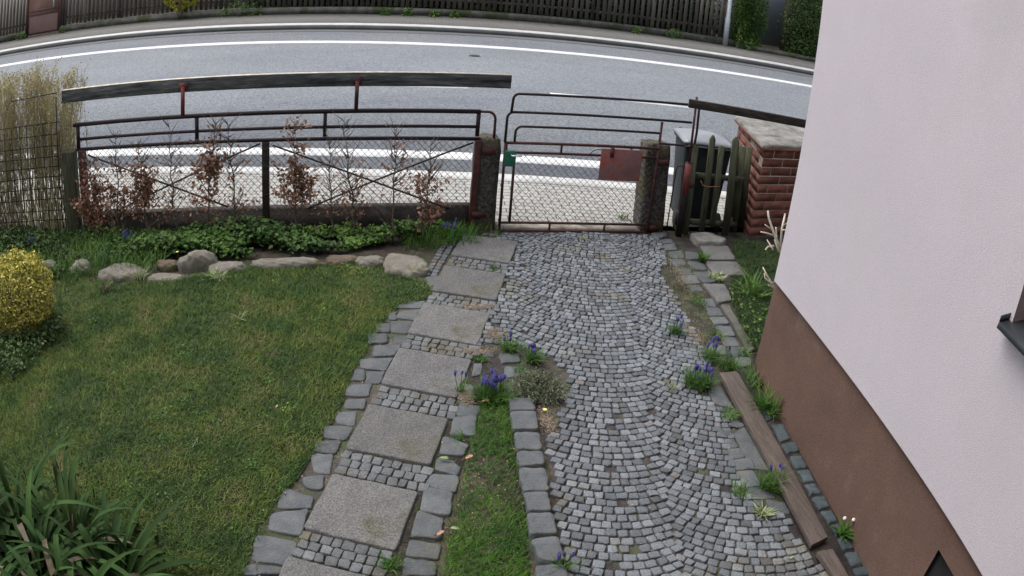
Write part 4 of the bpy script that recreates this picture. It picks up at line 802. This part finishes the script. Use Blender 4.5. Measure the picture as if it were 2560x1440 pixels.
gj = np.concatenate([scatter(rim, 2200), scatter(path_poly, 120), scatter(bare, 1500), scatter(gstrip, 500)])
tag(MB().blades(gj, NR.uniform(.01, .035, len(gj)), .0035, bend=1.0, z=.004, tilt=1.2).build('dry_grass', M['dry']), kind='stuff')
sandp = np.concatenate([G(px_, py_)[:2]+NR.normal(0, 1, (900, 2))*(sx_, sy_) for px_, py_, sx_, sy_ in ((1195, 775, .07, .025), (1190, 885, .08, .03), (1240, 845, .04, .05), (1700, 690, .05, .15), (1365, 1060, .03, .09), (1165, 1000, .03, .05), (1740, 850, .04, .12))])
tag(MB().leaves(np.c_[sandp, NR.uniform(.024, .031, len(sandp))], NR.uniform(.003, .01, len(sandp)), up=2.0).build('sand_crumbs', M['sand']), kind='stuff')
# fine leaf litter and gravel on the joints
lt = np.concatenate([scatter(cobp, 60), scatter(gstrip, 500), scatter(path_poly, 60)])
tag(MB().leaves(np.c_[lt, NR.uniform(.018, .026, len(lt))], NR.uniform(.004, .012, len(lt)), up=2.5).build('leaf_litter', M['leafdead']), kind='stuff')

# ---------------------------------------------------------------- bed ground cover
bed = [(-4.6, 6.05), (-2.6, 6.15)]+[G(*p)[:2] for p in [(170, 660), (300, 655), (450, 650), (560, 650), (700, 645), (800, 640), (860, 632), (960, 615), (1050, 600), (1090, 575)]]+[(1.2, 7.12), (-4.6, 7.15)]
q = scatter(bed, 1400); q = q[(np.sin(q[:, 0]*5.1+q[:, 1]*3)*np.sin(q[:, 1]*8+q[:, 0]*2.3) > -.55)]; hh = .04+.16*(.5+.5*np.sin(q[:, 0]*3.7+q[:, 1]*2)*np.cos(q[:, 1]*5+q[:, 0]))*np.clip((q[:, 1]-6.2)*2.2, .35, 1)
P = []; S = []
for k in range(5): P.append(np.c_[q+NR.normal(0, .02, q.shape), hh*NR.uniform(.25, 1.05, len(q))+.01]); S.append(NR.uniform(.02, .052, len(q)))
P = np.concatenate(P); S = np.concatenate(S); 
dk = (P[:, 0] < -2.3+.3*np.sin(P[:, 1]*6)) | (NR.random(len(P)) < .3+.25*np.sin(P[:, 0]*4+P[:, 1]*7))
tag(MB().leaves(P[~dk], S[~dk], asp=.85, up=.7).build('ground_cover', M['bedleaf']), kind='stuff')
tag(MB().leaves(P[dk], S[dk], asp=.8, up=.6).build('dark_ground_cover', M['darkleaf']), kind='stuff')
bed2 = [(-4.6, 6.0), (-4.6, 7.15), (-1.7, 7.1), (-1.5, 6.35), (-2.5, 6.2)]
q = scatter(bed2, 2600); tag(MB().blades(q, NR.uniform(.08, .24, len(q)), NR.uniform(.005, .008, len(q)), bend=1.0, tilt=.6).build('bed_grass', M['bedleaf']), kind='stuff')
q = np.concatenate([scatter([(.7, 6.7), (1.35, 6.75), (1.45, 7.15), (.7, 7.15)], 2200), scatter([(1.72, 7.0), (1.3, 6.7), (1.3, 7.1)], 500)]); tag(MB().blades(q, NR.uniform(.06, .2, len(q)), .006, bend=1.0, tilt=.7).build('bed_grass', M['grassl']), kind='stuff')
# green growth left below the golden shrub
q = scatter([(-3.4, 4.3), (-2.45, 4.5), (-2.15, 5.3), (-2.5, 5.6), (-3.4, 5.6)], 900); P = np.concatenate([np.c_[q+NR.normal(0, .02, q.shape), NR.uniform(.01, .16, len(q))] for _ in range(4)])
tag(MB().leaves(P, NR.uniform(.015, .04, len(P)), asp=.8, up=.5).build('ground_cover', M['darkleaf']), kind='stuff')

# ---------------------------------------------------------------- beech saplings with brown leaves
def sapling(base, top, dens, lb, seed):
    rng = random.Random(seed); b = G(*base); Y = min(max(b[1], 6.8), 7.02); d = _ray(*base); x0 = onYp(base[0], base[1], Y)[0]; tpt = onYp(top[0], top[1], Y)
    o = thing('beech_sapling', (x0, Y, 0), lb, 'sapling', 'beech saplings along the fence'); st = MB(); H_ = tpt[2]; pts = []
    nseg = 9
    for i in range(nseg+1):
        t = i/nseg; pts.append((x0+(tpt[0]-x0)*t+rng.gauss(0, .012)*(0 < i < nseg), Y+rng.gauss(0, .012), H_*t))
    st.tube(pts, [.011*(1-t/(nseg+1.5)) for t in range(nseg+1)], 6); LP = []
    for k in range(46):
        t = rng.uniform(.12, .97); i = int(t*nseg); f = t*nseg-i; p = np.array(pts[i])*(1-f)+np.array(pts[min(i+1, nseg)])*f
        a = rng.choice((0, math.pi))+rng.gauss(0, .6); L_ = rng.uniform(.1, .34)*(1.15-t*.6); up = rng.uniform(.4, 1.1); br = [p]
        for j in range(4): p = p+np.array((math.cos(a)*math.cos(up), math.sin(a)*math.cos(up)*.5, math.sin(up)))*L_/4+np.array([rng.gauss(0, .006) for _ in range(3)]); br.append(p); up += .08
        st.tube(br, [.004, .0035, .003, .0022, .0015], 4)
        for j in range(1, 5):
            z = br[j][2]/H_
            w_ = sum(math.exp(-((z-c_)/s_)**2)*a_ for c_, s_, a_ in dens)
            w_ *= 1.15
            for _ in range(int(w_)+(rng.random() < w_ % 1)): LP += [br[j]+np.array([rng.gauss(0, .026), rng.gauss(0, .02), rng.gauss(0, .026)-.012])]*1
    st.build('stem', M['bark'], o)
    if LP: MB().leaves(np.array(LP), NR.uniform(.026, .052, len(LP)), asp=.55, up=.0).build('leaves', M['brownleaf'], o)
sap = [((293, 560), (288, 329), [(.45, .18, 5)], 'sapling second from the left fence post with dense brown leaves'),
 ((368, 566), (344, 350), [(.5, .22, 8)], 'leafiest brown sapling in the left fence bay'),
 ((441, 566), (420, 301), [(.3, .15, .8), (.7, .1, .5)], 'nearly bare tall sapling between two leafy ones in the left bay'),
 ((517, 570), (540, 290), [(.58, .18, 7), (.3, .1, 3)], 'sapling with a dense orange brown leaf cluster high up, left bay'),
 ((594, 575), (569, 295), [(.4, .25, 1.2)], 'sparse forked sapling just left of the middle fence post'),
 ((742, 584), (738, 295), [(.62, .13, 7), (.38, .1, 6), (.95, .06, 2)], 'sapling with two brown leaf clusters right of the middle fence post'),
 ((826, 585), (827, 333), [(.3, .1, .8)], 'thin bare sapling in the middle of the right fence bay'),
 ((886, 590), (862, 291), [(.3, .12, 2.2), (.6, .1, .6)], 'thin sapling with leaves only near its foot'),
 ((982, 612), (985, 308), [(.7, .2, .7)], 'tall bare branching sapling with the thickest trunk'),
 ((1058, 612), (1079, 350), [(.55, .12, 3), (.33, .1, 3)], 'rightmost sapling nearest the granite post with light brown leaves'),
 ((232, 560), (228, 400), [(.5, .3, 7)], 'short leafy brown sapling hugging the left fence post')]
for i, s_ in enumerate(sap): sapling(s_[0], s_[1], s_[2], s_[3], 100+i)

# ---------------------------------------------------------------- wire grid, dark post and golden twig shrub at the left
WG = thing('wire_grid', (-3.6, FY-.02, 0), 'dark welded wire grid panel in front of the golden twig shrub', 'wire panel')
m = MB()
x = -5.2
while x < -2.78: m.tube([(x, FY-.05, .05), (x+R_.gauss(0, .01), FY-.05, 1.20+R_.uniform(-.05, .08))], .0048, 5); x += .105
for i in range(11): m.tube([(-5.25, FY-.058, .12+i*.112), (-2.78, FY-.058, .12+i*.112+R_.gauss(0, .008))], .0045, 5)
m.tube([(-2.82, FY-.05, 0), (-2.815, FY-.05, 1.5)], .007, 6); m.tube([(-3.4, FY-.05, 1.52), (-2.8, FY-.05, 1.54)], .006, 6)
m.build('grid', M['rustdark'], WG)
m = MB().box((-2.70, FY+.02, .42), (.15, .14, 1.0)); solo('fence_post', m, M['greenwood'], 'thick dark green weathered post at the left end of the fence', 'post', loc=(-2.7, FY, 0), bevel=.01)
TS = thing('twig_shrub', (-3.6, 7.55, 0), 'bushy leafless shrub of upright golden brown twigs at the left', 'shrub'); m = MB(); tips = []
for k in range(620):
    bx = R_.uniform(-5.3, -2.72); by = 7.52+R_.gauss(0, .12); h = 1.62+.07*math.sin(bx*5)+R_.gauss(0, .07)-max(0, bx+2.85)*1.2; h = max(h, .6)
    P = [(bx, by, 0)]; x, y = bx, by; dx, dy = R_.gauss(0, .03), R_.gauss(0, .03)
    for j in range(1, 7): x += dx+R_.gauss(0, .016); y += dy+R_.gauss(0, .014); P.append((min(x, -2.62), y, h*j/6))
    m.tube(P, [.0065, .0055, .0045, .0036, .0028, .002, .0012], 3, cap=False)
    for _ in range(16):
        f = R_.uniform(.2, 1)**.75; j = min(5, int(f*6)); g_ = f*6-j; p = np.array(P[j])*(1-g_)+np.array(P[min(j+1, 6)])*g_; a = R_.uniform(0, 6.28); L_ = R_.uniform(.10, .34)*(1.3-.6*f)
        e = p+np.array((math.cos(a)*.32, math.sin(a)*.32, .9))*L_; e[2] = min(e[2], h+.03); e[0] = min(e[0], -2.6)
        m.tube([p, (p+e)/2+np.array((R_.gauss(0, .008), R_.gauss(0, .008), 0)), e], [.0022, .0018, .0009], 3, cap=False); tips.append(e); tips.append((p+e)/2)
    tips += [np.array(q) for q in P[4:]]
m.build('twigs', M['twig'], TS); tp = np.array(tips)
tp = tp+NR.normal(0, .012, tp.shape); tp = tp[(tp[:, 2] > .6)]
MB().leaves(tp, NR.uniform(.014, .03, len(tp)), asp=.5, up=.1).build('buds', M['twigleaf'], TS)

# ---------------------------------------------------------------- golden clipped shrub
cG = np.array((-2.62, 5.28, .34)); o = thing('golden_shrub', (cG[0], cG[1], 0), 'rounded clipped golden yellow shrub at the left edge of the lawn', 'shrub'); n = 9000
d = NR.normal(0, 1, (n, 3)); d /= np.linalg.norm(d, axis=1)[:, None]; lump = 1+.07*np.sin(d[:, 0]*9+1)*np.sin(d[:, 1]*8)+.06*np.sin(d[:, 2]*11+d[:, 0]*6)+.07*np.sin(d[:, 0]*23+d[:, 2]*19)*np.sin(d[:, 1]*21)
r = (1-NR.random(n)**2*.35)*lump*(1+.09*(NR.random(n) < .05)); P = cG+d*r[:, None]*(.325, .32, .35)
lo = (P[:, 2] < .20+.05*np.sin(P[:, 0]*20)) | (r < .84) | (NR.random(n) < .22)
MB().leaves(P[~lo], NR.uniform(.014, .03, (~lo).sum()), nrm=d[~lo], up=.35).build('foliage', M['gold'], o)
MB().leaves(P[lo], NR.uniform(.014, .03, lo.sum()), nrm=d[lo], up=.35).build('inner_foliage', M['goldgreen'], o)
m = MB()
for k in range(12): a = k*.55; m.tube([(cG[0], cG[1], 0), tuple(cG+np.array((math.cos(a)*.15, math.sin(a)*.15, .1)))], [.01, .004], 5)
m.build('stems', M['bark'], o)

# ---------------------------------------------------------------- strap leaved plant, bottom left
o = thing('strap_leaf_plant', (-1.65, 2.75, 0), 'large clump of arching dark green strap leaves in the lower left corner', 'plant')
g1 = MB(); g2 = MB()
for (cx, cy_, n, s_) in ((-1.5, 2.78, 75, .95), (-1.95, 2.95, 60, 1.0), (-1.7, 2.45, 75, 1.0), (-1.2, 2.55, 75, .95), (-2.25, 2.6, 50, 1.0), (-1.4, 2.15, 50, 1), (-2.0, 2.1, 40, 1)):
    for k in range(n):
        az = R_.uniform(0, 6.283); L_ = R_.uniform(.4, .78)*s_; pit = rad(R_.uniform(5, 68)); dr = R_.uniform(1.0, 2.9)
        kk_ = (R_.choice((.35, .5, .62, .75)), R_.uniform(.7, 1.7)) if R_.random() < .38 else None
        (g2 if R_.random() < .07 else g1).strap((cx+.07*math.cos(az), cy_+.07*math.sin(az), R_.uniform(.01, .10)), az, L_, R_.uniform(.028, .05), pit, dr, kk_, n=12, fold=R_.uniform(.1, .4))
g1.build('leaves', M['strap'], o, smooth=True); g2.build('withered_leaves', M['strapdry'], o, smooth=True)

# ---------------------------------------------------------------- grape hyacinths, tufts, small plants
def head_mesh():
    m = MB(); n = 7
    for j in range(9):
        z = j*.0042; r = .0085*math.sin(math.pi*(.25+.72*(1-j/8)))**.8
        for i in range(n):
            a = i*2*math.pi/n+j*.45; c = np.array((r*math.cos(a), r*math.sin(a), z)); q = .0042*(1-.04*j)
            m.add([c+(q, 0, 0), c-(q, 0, 0), c+(0, q, 0), c-(0, q, 0), c+(0, 0, q), c-(0, 0, q)], np.array([(0, 2, 4), (2, 1, 4), (1, 3, 4), (3, 0, 4), (2, 0, 5), (1, 2, 5), (3, 1, 5), (0, 3, 5)]))
    return m
HM = None
def muscari(px, py, nfl, rr, nbl, lb, mm='muscleaf', sc=1.0):
    global HM
    c = G(px, py); o = thing('grape_hyacinth', c, lb, 'flower clump', 'grape hyacinth clumps')
    a = NR.uniform(0, 6.283, nbl); r = rr*np.sqrt(NR.random(nbl)); xy = np.c_[c[0]+r*np.cos(a), c[1]+r*np.sin(a)*.8]
    MB().blades(xy, NR.uniform(.07, .16, nbl)*sc, NR.uniform(.004, .007, nbl), bend=1.1, z=.015, tilt=.9).build('leaves', M[mm], o)
    sm2 = MB()
    for k in range(nfl):
        a = R_.uniform(0, 6.28); r = rr*.85*math.sqrt(R_.random()); b = (c[0]+r*math.cos(a), c[1]+r*math.sin(a)*.8, .0); h = R_.uniform(.10, .17)*sc; t = (b[0]+R_.gauss(0, .015), b[1]+R_.gauss(0, .015), h)
        sm2.tube([b, ((b[0]+t[0])/2, (b[1]+t[1])/2, h*.55), t], .0022, 4)
        if HM is None: f = head_mesh().build('flower', M['blue'], None); HM = f.data
        else: f = bpy.data.objects.new('flower', HM); scene.collection.objects.link(f)
        f.parent = o; f.location = (t[0]-c[0], t[1]-c[1], t[2]-.004); s2 = R_.uniform(.8, 1.15); f.scale = (s2, s2, s2*1.15); f.rotation_euler = (R_.gauss(0, .2), R_.gauss(0, .2), R_.uniform(0, 6))
    if nfl: sm2.build('stems', M['muscleaf'], o)
for a in ((1228, 1000, 30, .10, 420, 'largest clump of blue grape hyacinths between path and lavender mound'), (1745, 968, 18, .10, 350, 'big grape hyacinth clump just left of the long board'), (1686, 838, 4, .045, 90, 'small clump of grape hyacinths standing alone in the cobbles'), (1330, 908, 5, .05, 110, 'few grape hyacinths above the lavender mound'), (1272, 882, 3, .05, 110, 'pale leafed grape hyacinths beside the fourth slab'), (1925, 1222, 4, .08, 200, 'dark leafed grape hyacinths leaning on the board'), (1775, 905, 7, .06, 140, 'loose grape hyacinths on the setts above the board'), (1150, 985, 3, .03, 25, 'two or three grape hyacinths at the slab edge left of the big clump'), (1405, 1432, 3, .03, 30, 'grape hyacinths at the bottom edge beside the stone row'), (1820, 925, 3, .06, 150, 'grape hyacinths between board top and house corner'),
          (320, 625, 9, .07, 150, 'blue grape hyacinths low in the left part of the bed'), (538, 575, 7, .07, 150, 'blue flowers among the bed leaves near the middle fence post'), (1125, 592, 8, .10, 260, 'grape hyacinths at the foot of the left granite post'), (75, 640, 7, .07, 150, 'faded blue flowers above the golden shrub')): muscari(*a)
def tuft(px, py, n, L0, L1, w_, m, lb, r=.04, cat='grass tuft', name='grass_tuft', grp='tufts and weeds in lawn and paving'):
    c = G(px, py); a = NR.uniform(0, 6.283, n); rr = r*np.sqrt(NR.random(n)); xy = np.c_[c[0]+rr*np.cos(a), c[1]+rr*np.sin(a)]
    mb = MB().blades(xy, NR.uniform(L0, L1, n), w_, bend=1.1, z=.015, tilt=1.0); solo(name, mb, M[m], lb, cat, grp, loc=(c[0], c[1], 0))
for a in ((540, 700, 110, .07, .14, .006, 'pale', 'broad pale striped tuft below the rock row', .06), (352, 698, 60, .08, .15, .006, 'pale', 'pale striped tuft before the wide flat rock', .05), (265, 730, 60, .05, .11, .005, 'dry', 'straw coloured tuft left of the pale tufts', .05), (598, 805, 14, .08, .15, .005, 'pale', 'few long bent pale blades alone in the lawn', .03),
          (1235, 677, 70, .02, .05, .006, 'grassl', 'green weed between first and second slab', .05), (1460, 604, 50, .02, .04, .006, 'pale', 'light weed in the cobbles before the gate', .04), (975, 1422, 60, .04, .09, .005, 'grassl', 'grass tuft growing by the seventh slab', .04), (1150, 1100, 30, .04, .08, .004, 'grassl', 'grass tuft on the setts right of the fifth slab', .03), (1755, 655, 45, .08, .14, .011, 'grassl', 'leafy weed between the setts and flagstones', .03), (1790, 845, 40, .06, .12, .006, 'bedleaf', 'weed growing on the right sett row', .04), (1855, 890, 40, .05, .1, .008, 'bedleaf', 'weed at the end of the narrow kerb stone', .04), (1885, 960, 70, .1, .22, .007, 'bedleaf', 'long grass hanging over the board top by the plinth', .08), (1915, 1030, 90, .12, .26, .008, 'grassl', 'arching striped grass between board and plinth', .08), (1820, 1045, 60, .06, .12, .005, 'bedleaf', 'dark grass tuft left of the board', .06), (1850, 1240, 50, .06, .12, .006, 'bedleaf', 'grass tuft on the flat stones left of the board', .06), (1905, 1292, 60, .05, .09, .011, 'pale', 'yellow green rosette weed on the cobbles near the board', .03), (1680, 975, 25, .05, .09, .005, 'pale', 'thin pale weed left of the big flower clump', .04), (1745, 760, 60, .03, .07, .006, 'grassl', 'weed strip along the right sett row', .08), (1700, 720, 60, .02, .06, .006, 'dry', 'dry weed at the right rim of the cobbles', .09), (1200, 905, 60, .02, .05, .006, 'grassl', 'moss green weed at the lower corner of the third slab', .04), (1300, 935, 50, .03, .09, .005, 'grassl', 'green tuft left of the lavender mound', .05), (2105, 1345, 50, .06, .13, .014, 'grassl', 'dandelion leaf rosette at the broken board end', .03), (1345, 1300, 20, .02, .04, .004, 'grassl', 'tiny weed right of the stone row', .03), (1555, 548, 50, .04, .09, .006, 'grassl', 'green weed on the pavement just behind the gate', .06), (1695, 575, 60, .05, .12, .007, 'bedleaf', 'weeds around the steel post foot', .06), (1790, 700, 90, .03, .09, .012, 'pale', 'pale leafed weed below the second flagstone', .07), (190, 835, 25, .03, .06, .008, 'bedleaf', 'leafy weed in the lawn right of the golden shrub', .03), (1035, 640, 14, .06, .12, .004, 'dry', 'dry stalks in the bare soil at the path end of the bed', .03), (485, 1115, 12, .02, .05, .005, 'pale', 'small pale withered tuft in the middle lawn', .03), (680, 890, 60, .02, .05, .006, 'dry', 'worn dry patch tuft in the lawn centre', .05)):
    tuft(*a)
# lavender mound
cL = G(1345, 985); o = thing('lavender', cL, 'low grey green lavender mound beside the cobbles', 'shrub'); m = MB(); tips = []
for k in range(800):
    a = R_.uniform(0, 6.28); el = rad(R_.uniform(5, 85)); L_ = R_.uniform(.10, .21); e = cL+np.array((math.cos(a)*math.cos(el)*L_*1.15, math.sin(a)*math.cos(el)*L_, math.sin(el)*L_*.75)); mid = (cL+e)/2+np.array((R_.gauss(0, .012), R_.gauss(0, .012), .01)); m.tube([cL+np.array((math.cos(a)*.03, math.sin(a)*.03, 0)), mid, e], [.002, .0017, .001], 3, cap=False); tips += [e, mid, e*.7+mid*.3, e*.4+mid*.6]
m.build('stems', M['lav'], o); tp = np.array(tips); tp = np.concatenate([tp+NR.normal(0, .008, tp.shape) for _ in range(4)]); MB().leaves(tp, NR.uniform(.008, .02, len(tp)), asp=.3, up=.1).build('foliage', M['lav'], o)
# seed heads, yellow flowers
c = G(2105, 1345); o = thing('dandelion', c, 'two white dandelion seed heads beside the brown plinth', 'flower')
for (px, py) in ((2112, 1296), (2134, 1300)):
    e = G(px, py, .14); MB().tube([c+np.array((.01, 0, 0)), (c+e)/2+np.array((0, 0, .02)), e], .0022, 5).build('stem', M['muscleaf'], o)
    bm = bmesh.new(); bmesh.ops.create_icosphere(bm, subdivisions=2, radius=.013); V = [np.array(v.co)+e for v in bm.verts]; F = [[v.index for v in f.verts] for f in bm.faces]; bm.free(); MB().add(V, F).build('seed_head', M['seedhead'], o)
def yflower(px, py, lb, h=.05):
    c = G(px, py, h); o = thing('yellow_flower', (c[0], c[1], 0), lb, 'flower', 'small yellow flowers'); m = MB()
    for k in range(7): a = k*.9; d = np.array((math.cos(a), math.sin(a), .25)); s_ = np.array((-d[1], d[0], 0)); m.add([c, c+d*.009+s_*.005, c+d*.017, c+d*.009-s_*.005], [(0, 1, 2, 3)])
    m.build('petals', M['yellow'], o); MB().tube([(c[0], c[1], 0), c], .0015, 4).build('stem', M['muscleaf'], o)
yflower(388, 616, 'yellow flower higher in the bed left of the boulder', .12); yflower(443, 630, 'yellow flower directly above the big boulder', .12); yflower(1362, 1024, 'yellow flower beside the lavender mound')
def dleaf(px, py, s_, a, lb, m_='leafdead', z=.035):
    c = G(px, py, z); d = np.array((math.cos(a), math.sin(a), 0)); e = np.array((-d[1], d[0], 0)); up = np.array((0, 0, 1))
    V = [c-d*s_*.6, c-d*s_*.2+e*s_*.22+up*s_*.16, c+d*s_*.3+e*s_*.2+up*s_*.2, c+d*s_*.6+up*s_*.1, c+d*s_*.3-e*s_*.2+up*s_*.14, c-d*s_*.2-e*s_*.22+up*s_*.2, c+up*s_*.02, c-d*s_*1.1+up*s_*.05]
    solo('fallen_leaf', MB().add(V, [(0, 1, 6), (1, 2, 6), (2, 3, 6), (3, 4, 6), (4, 5, 6), (5, 0, 6), (7, 0, 1)]), M[m_], lb, 'fallen leaf', 'fallen leaves', loc=c)
dleaf(1213, 1003, .05, .2, 'curled orange leaf at the foot of the largest flower clump', z=.05); dleaf(1172, 1144, .055, .5, 'orange leaf at the verge edge beside the fifth slab'); dleaf(1112, 1147, .06, 3.0, 'pale greenish leaf at the corner of the fifth slab', 'pale'); dleaf(1100, 1334, .05, .6, 'orange leaf on the setts beside the sixth slab'); dleaf(1135, 1322, .05, -.3, 'pale leaf at the verge edge beside the sixth slab', 'pale'); dleaf(1978, 1394, .035, .4, 'small pale leaf on the cobbles near the bottom right', 'pale'); dleaf(692, 1016, .03, 1.2, 'brown curled leaf in the lawn near the path')

# ---------------------------------------------------------------- pruned pale shrub by the house corner
o = thing('pruned_shrub', (3.98, 6.15, 0), 'hard pruned pale leafless shrub at the edge of the house', 'shrub'); m = MB(); cw = MB()
def P3(px, py, z): return G(px, py, z)
tr = G(1975, 690, .0); tr = np.array((tr[0]-.02, tr[1]-.0, 0))
brs = [[(1967, 642, .3), (1950, 620, .42), (1937, 590, .52), (1922, 545, .66), (1920, 528, .72)], [(1967, 640, .3), (1952, 605, .45), (1955, 570, .58), (1963, 535, .70)], [(1960, 630, .33), (1942, 600, .42), (1940, 570, .55)], [(1937, 590, .5), (1915, 583, .52), (1903, 580, .54)], [(1935, 578, .54), (1913, 562, .6)], [(1933, 625, .4), (1918, 600, .45)], [(1935, 615, .41), (1920, 617, .4), (1914, 624, .38)], [(1957, 565, .59), (1975, 552, .64)], [(1955, 575, .57), (1972, 575, .58)], [(1970, 645, .28), (1958, 640, .3), (1945, 625, .36), (1938, 600, .45)]]
for b in brs:
    P = [P3(*q) for q in b]; rr_ = .017 if len(b) > 3 else (.012 if len(b) == 3 else .008)
    if b[0][0] > 1959: P = [tr]+[(tr*.5+P[0]*.5)]+P
    m.tube(P, [rr_*(1-.45*i/(len(P)-1)) for i in range(len(P))], 8); d_ = (P[-1]-P[-2]); d_ /= np.linalg.norm(d_); MB().tube([P[-1]-d_*.001, P[-1]+d_*.003], rr_*.56, 8).build('cut_end', M['cutwood'], o)
m.build('branches', M['palewood'], o, smooth=True); None
o = thing('pruned_stump', G(1935, 735), 'small pale cut branches low beside the house corner', 'shrub'); m = MB(); b0 = G(1940, 740)
for b in ([(1932, 710, .12), (1918, 690, .2), (1907, 668, .26)], [(1925, 705, .15), (1912, 695, .18), (1911, 683, .22)], [(1932, 718, .1), (1920, 712, .12)]):
    P = [b0]+[P3(*q) for q in b]; m.tube(P, [.011*(1-.5*i/(len(P)-1)) for i in range(len(P))], 7)
m.build('branches', M['palewood'], o, smooth=True)
# leafy growth in the side bed
q = scatter([p for p in rgrass if 1], 160); q = q[q[:, 1] < 5.9]; P = np.concatenate([np.c_[q+NR.normal(0, .02, q.shape), NR.uniform(.01, .08, len(q))] for _ in range(4)])
tag(MB().leaves(P, NR.uniform(.015, .035, len(P)), asp=.7, up=.5).build('side_ground_cover', M['bedleaf']), kind='stuff')
tuft(1880, 742, 50, .15, .32, .014, 'bedleaf', 'upright blue green iris leaves beside the house corner', .08, 'plant', 'iris_leaves', None)

for o in list(scene.objects):
    if '_o' in o: del o['_o']
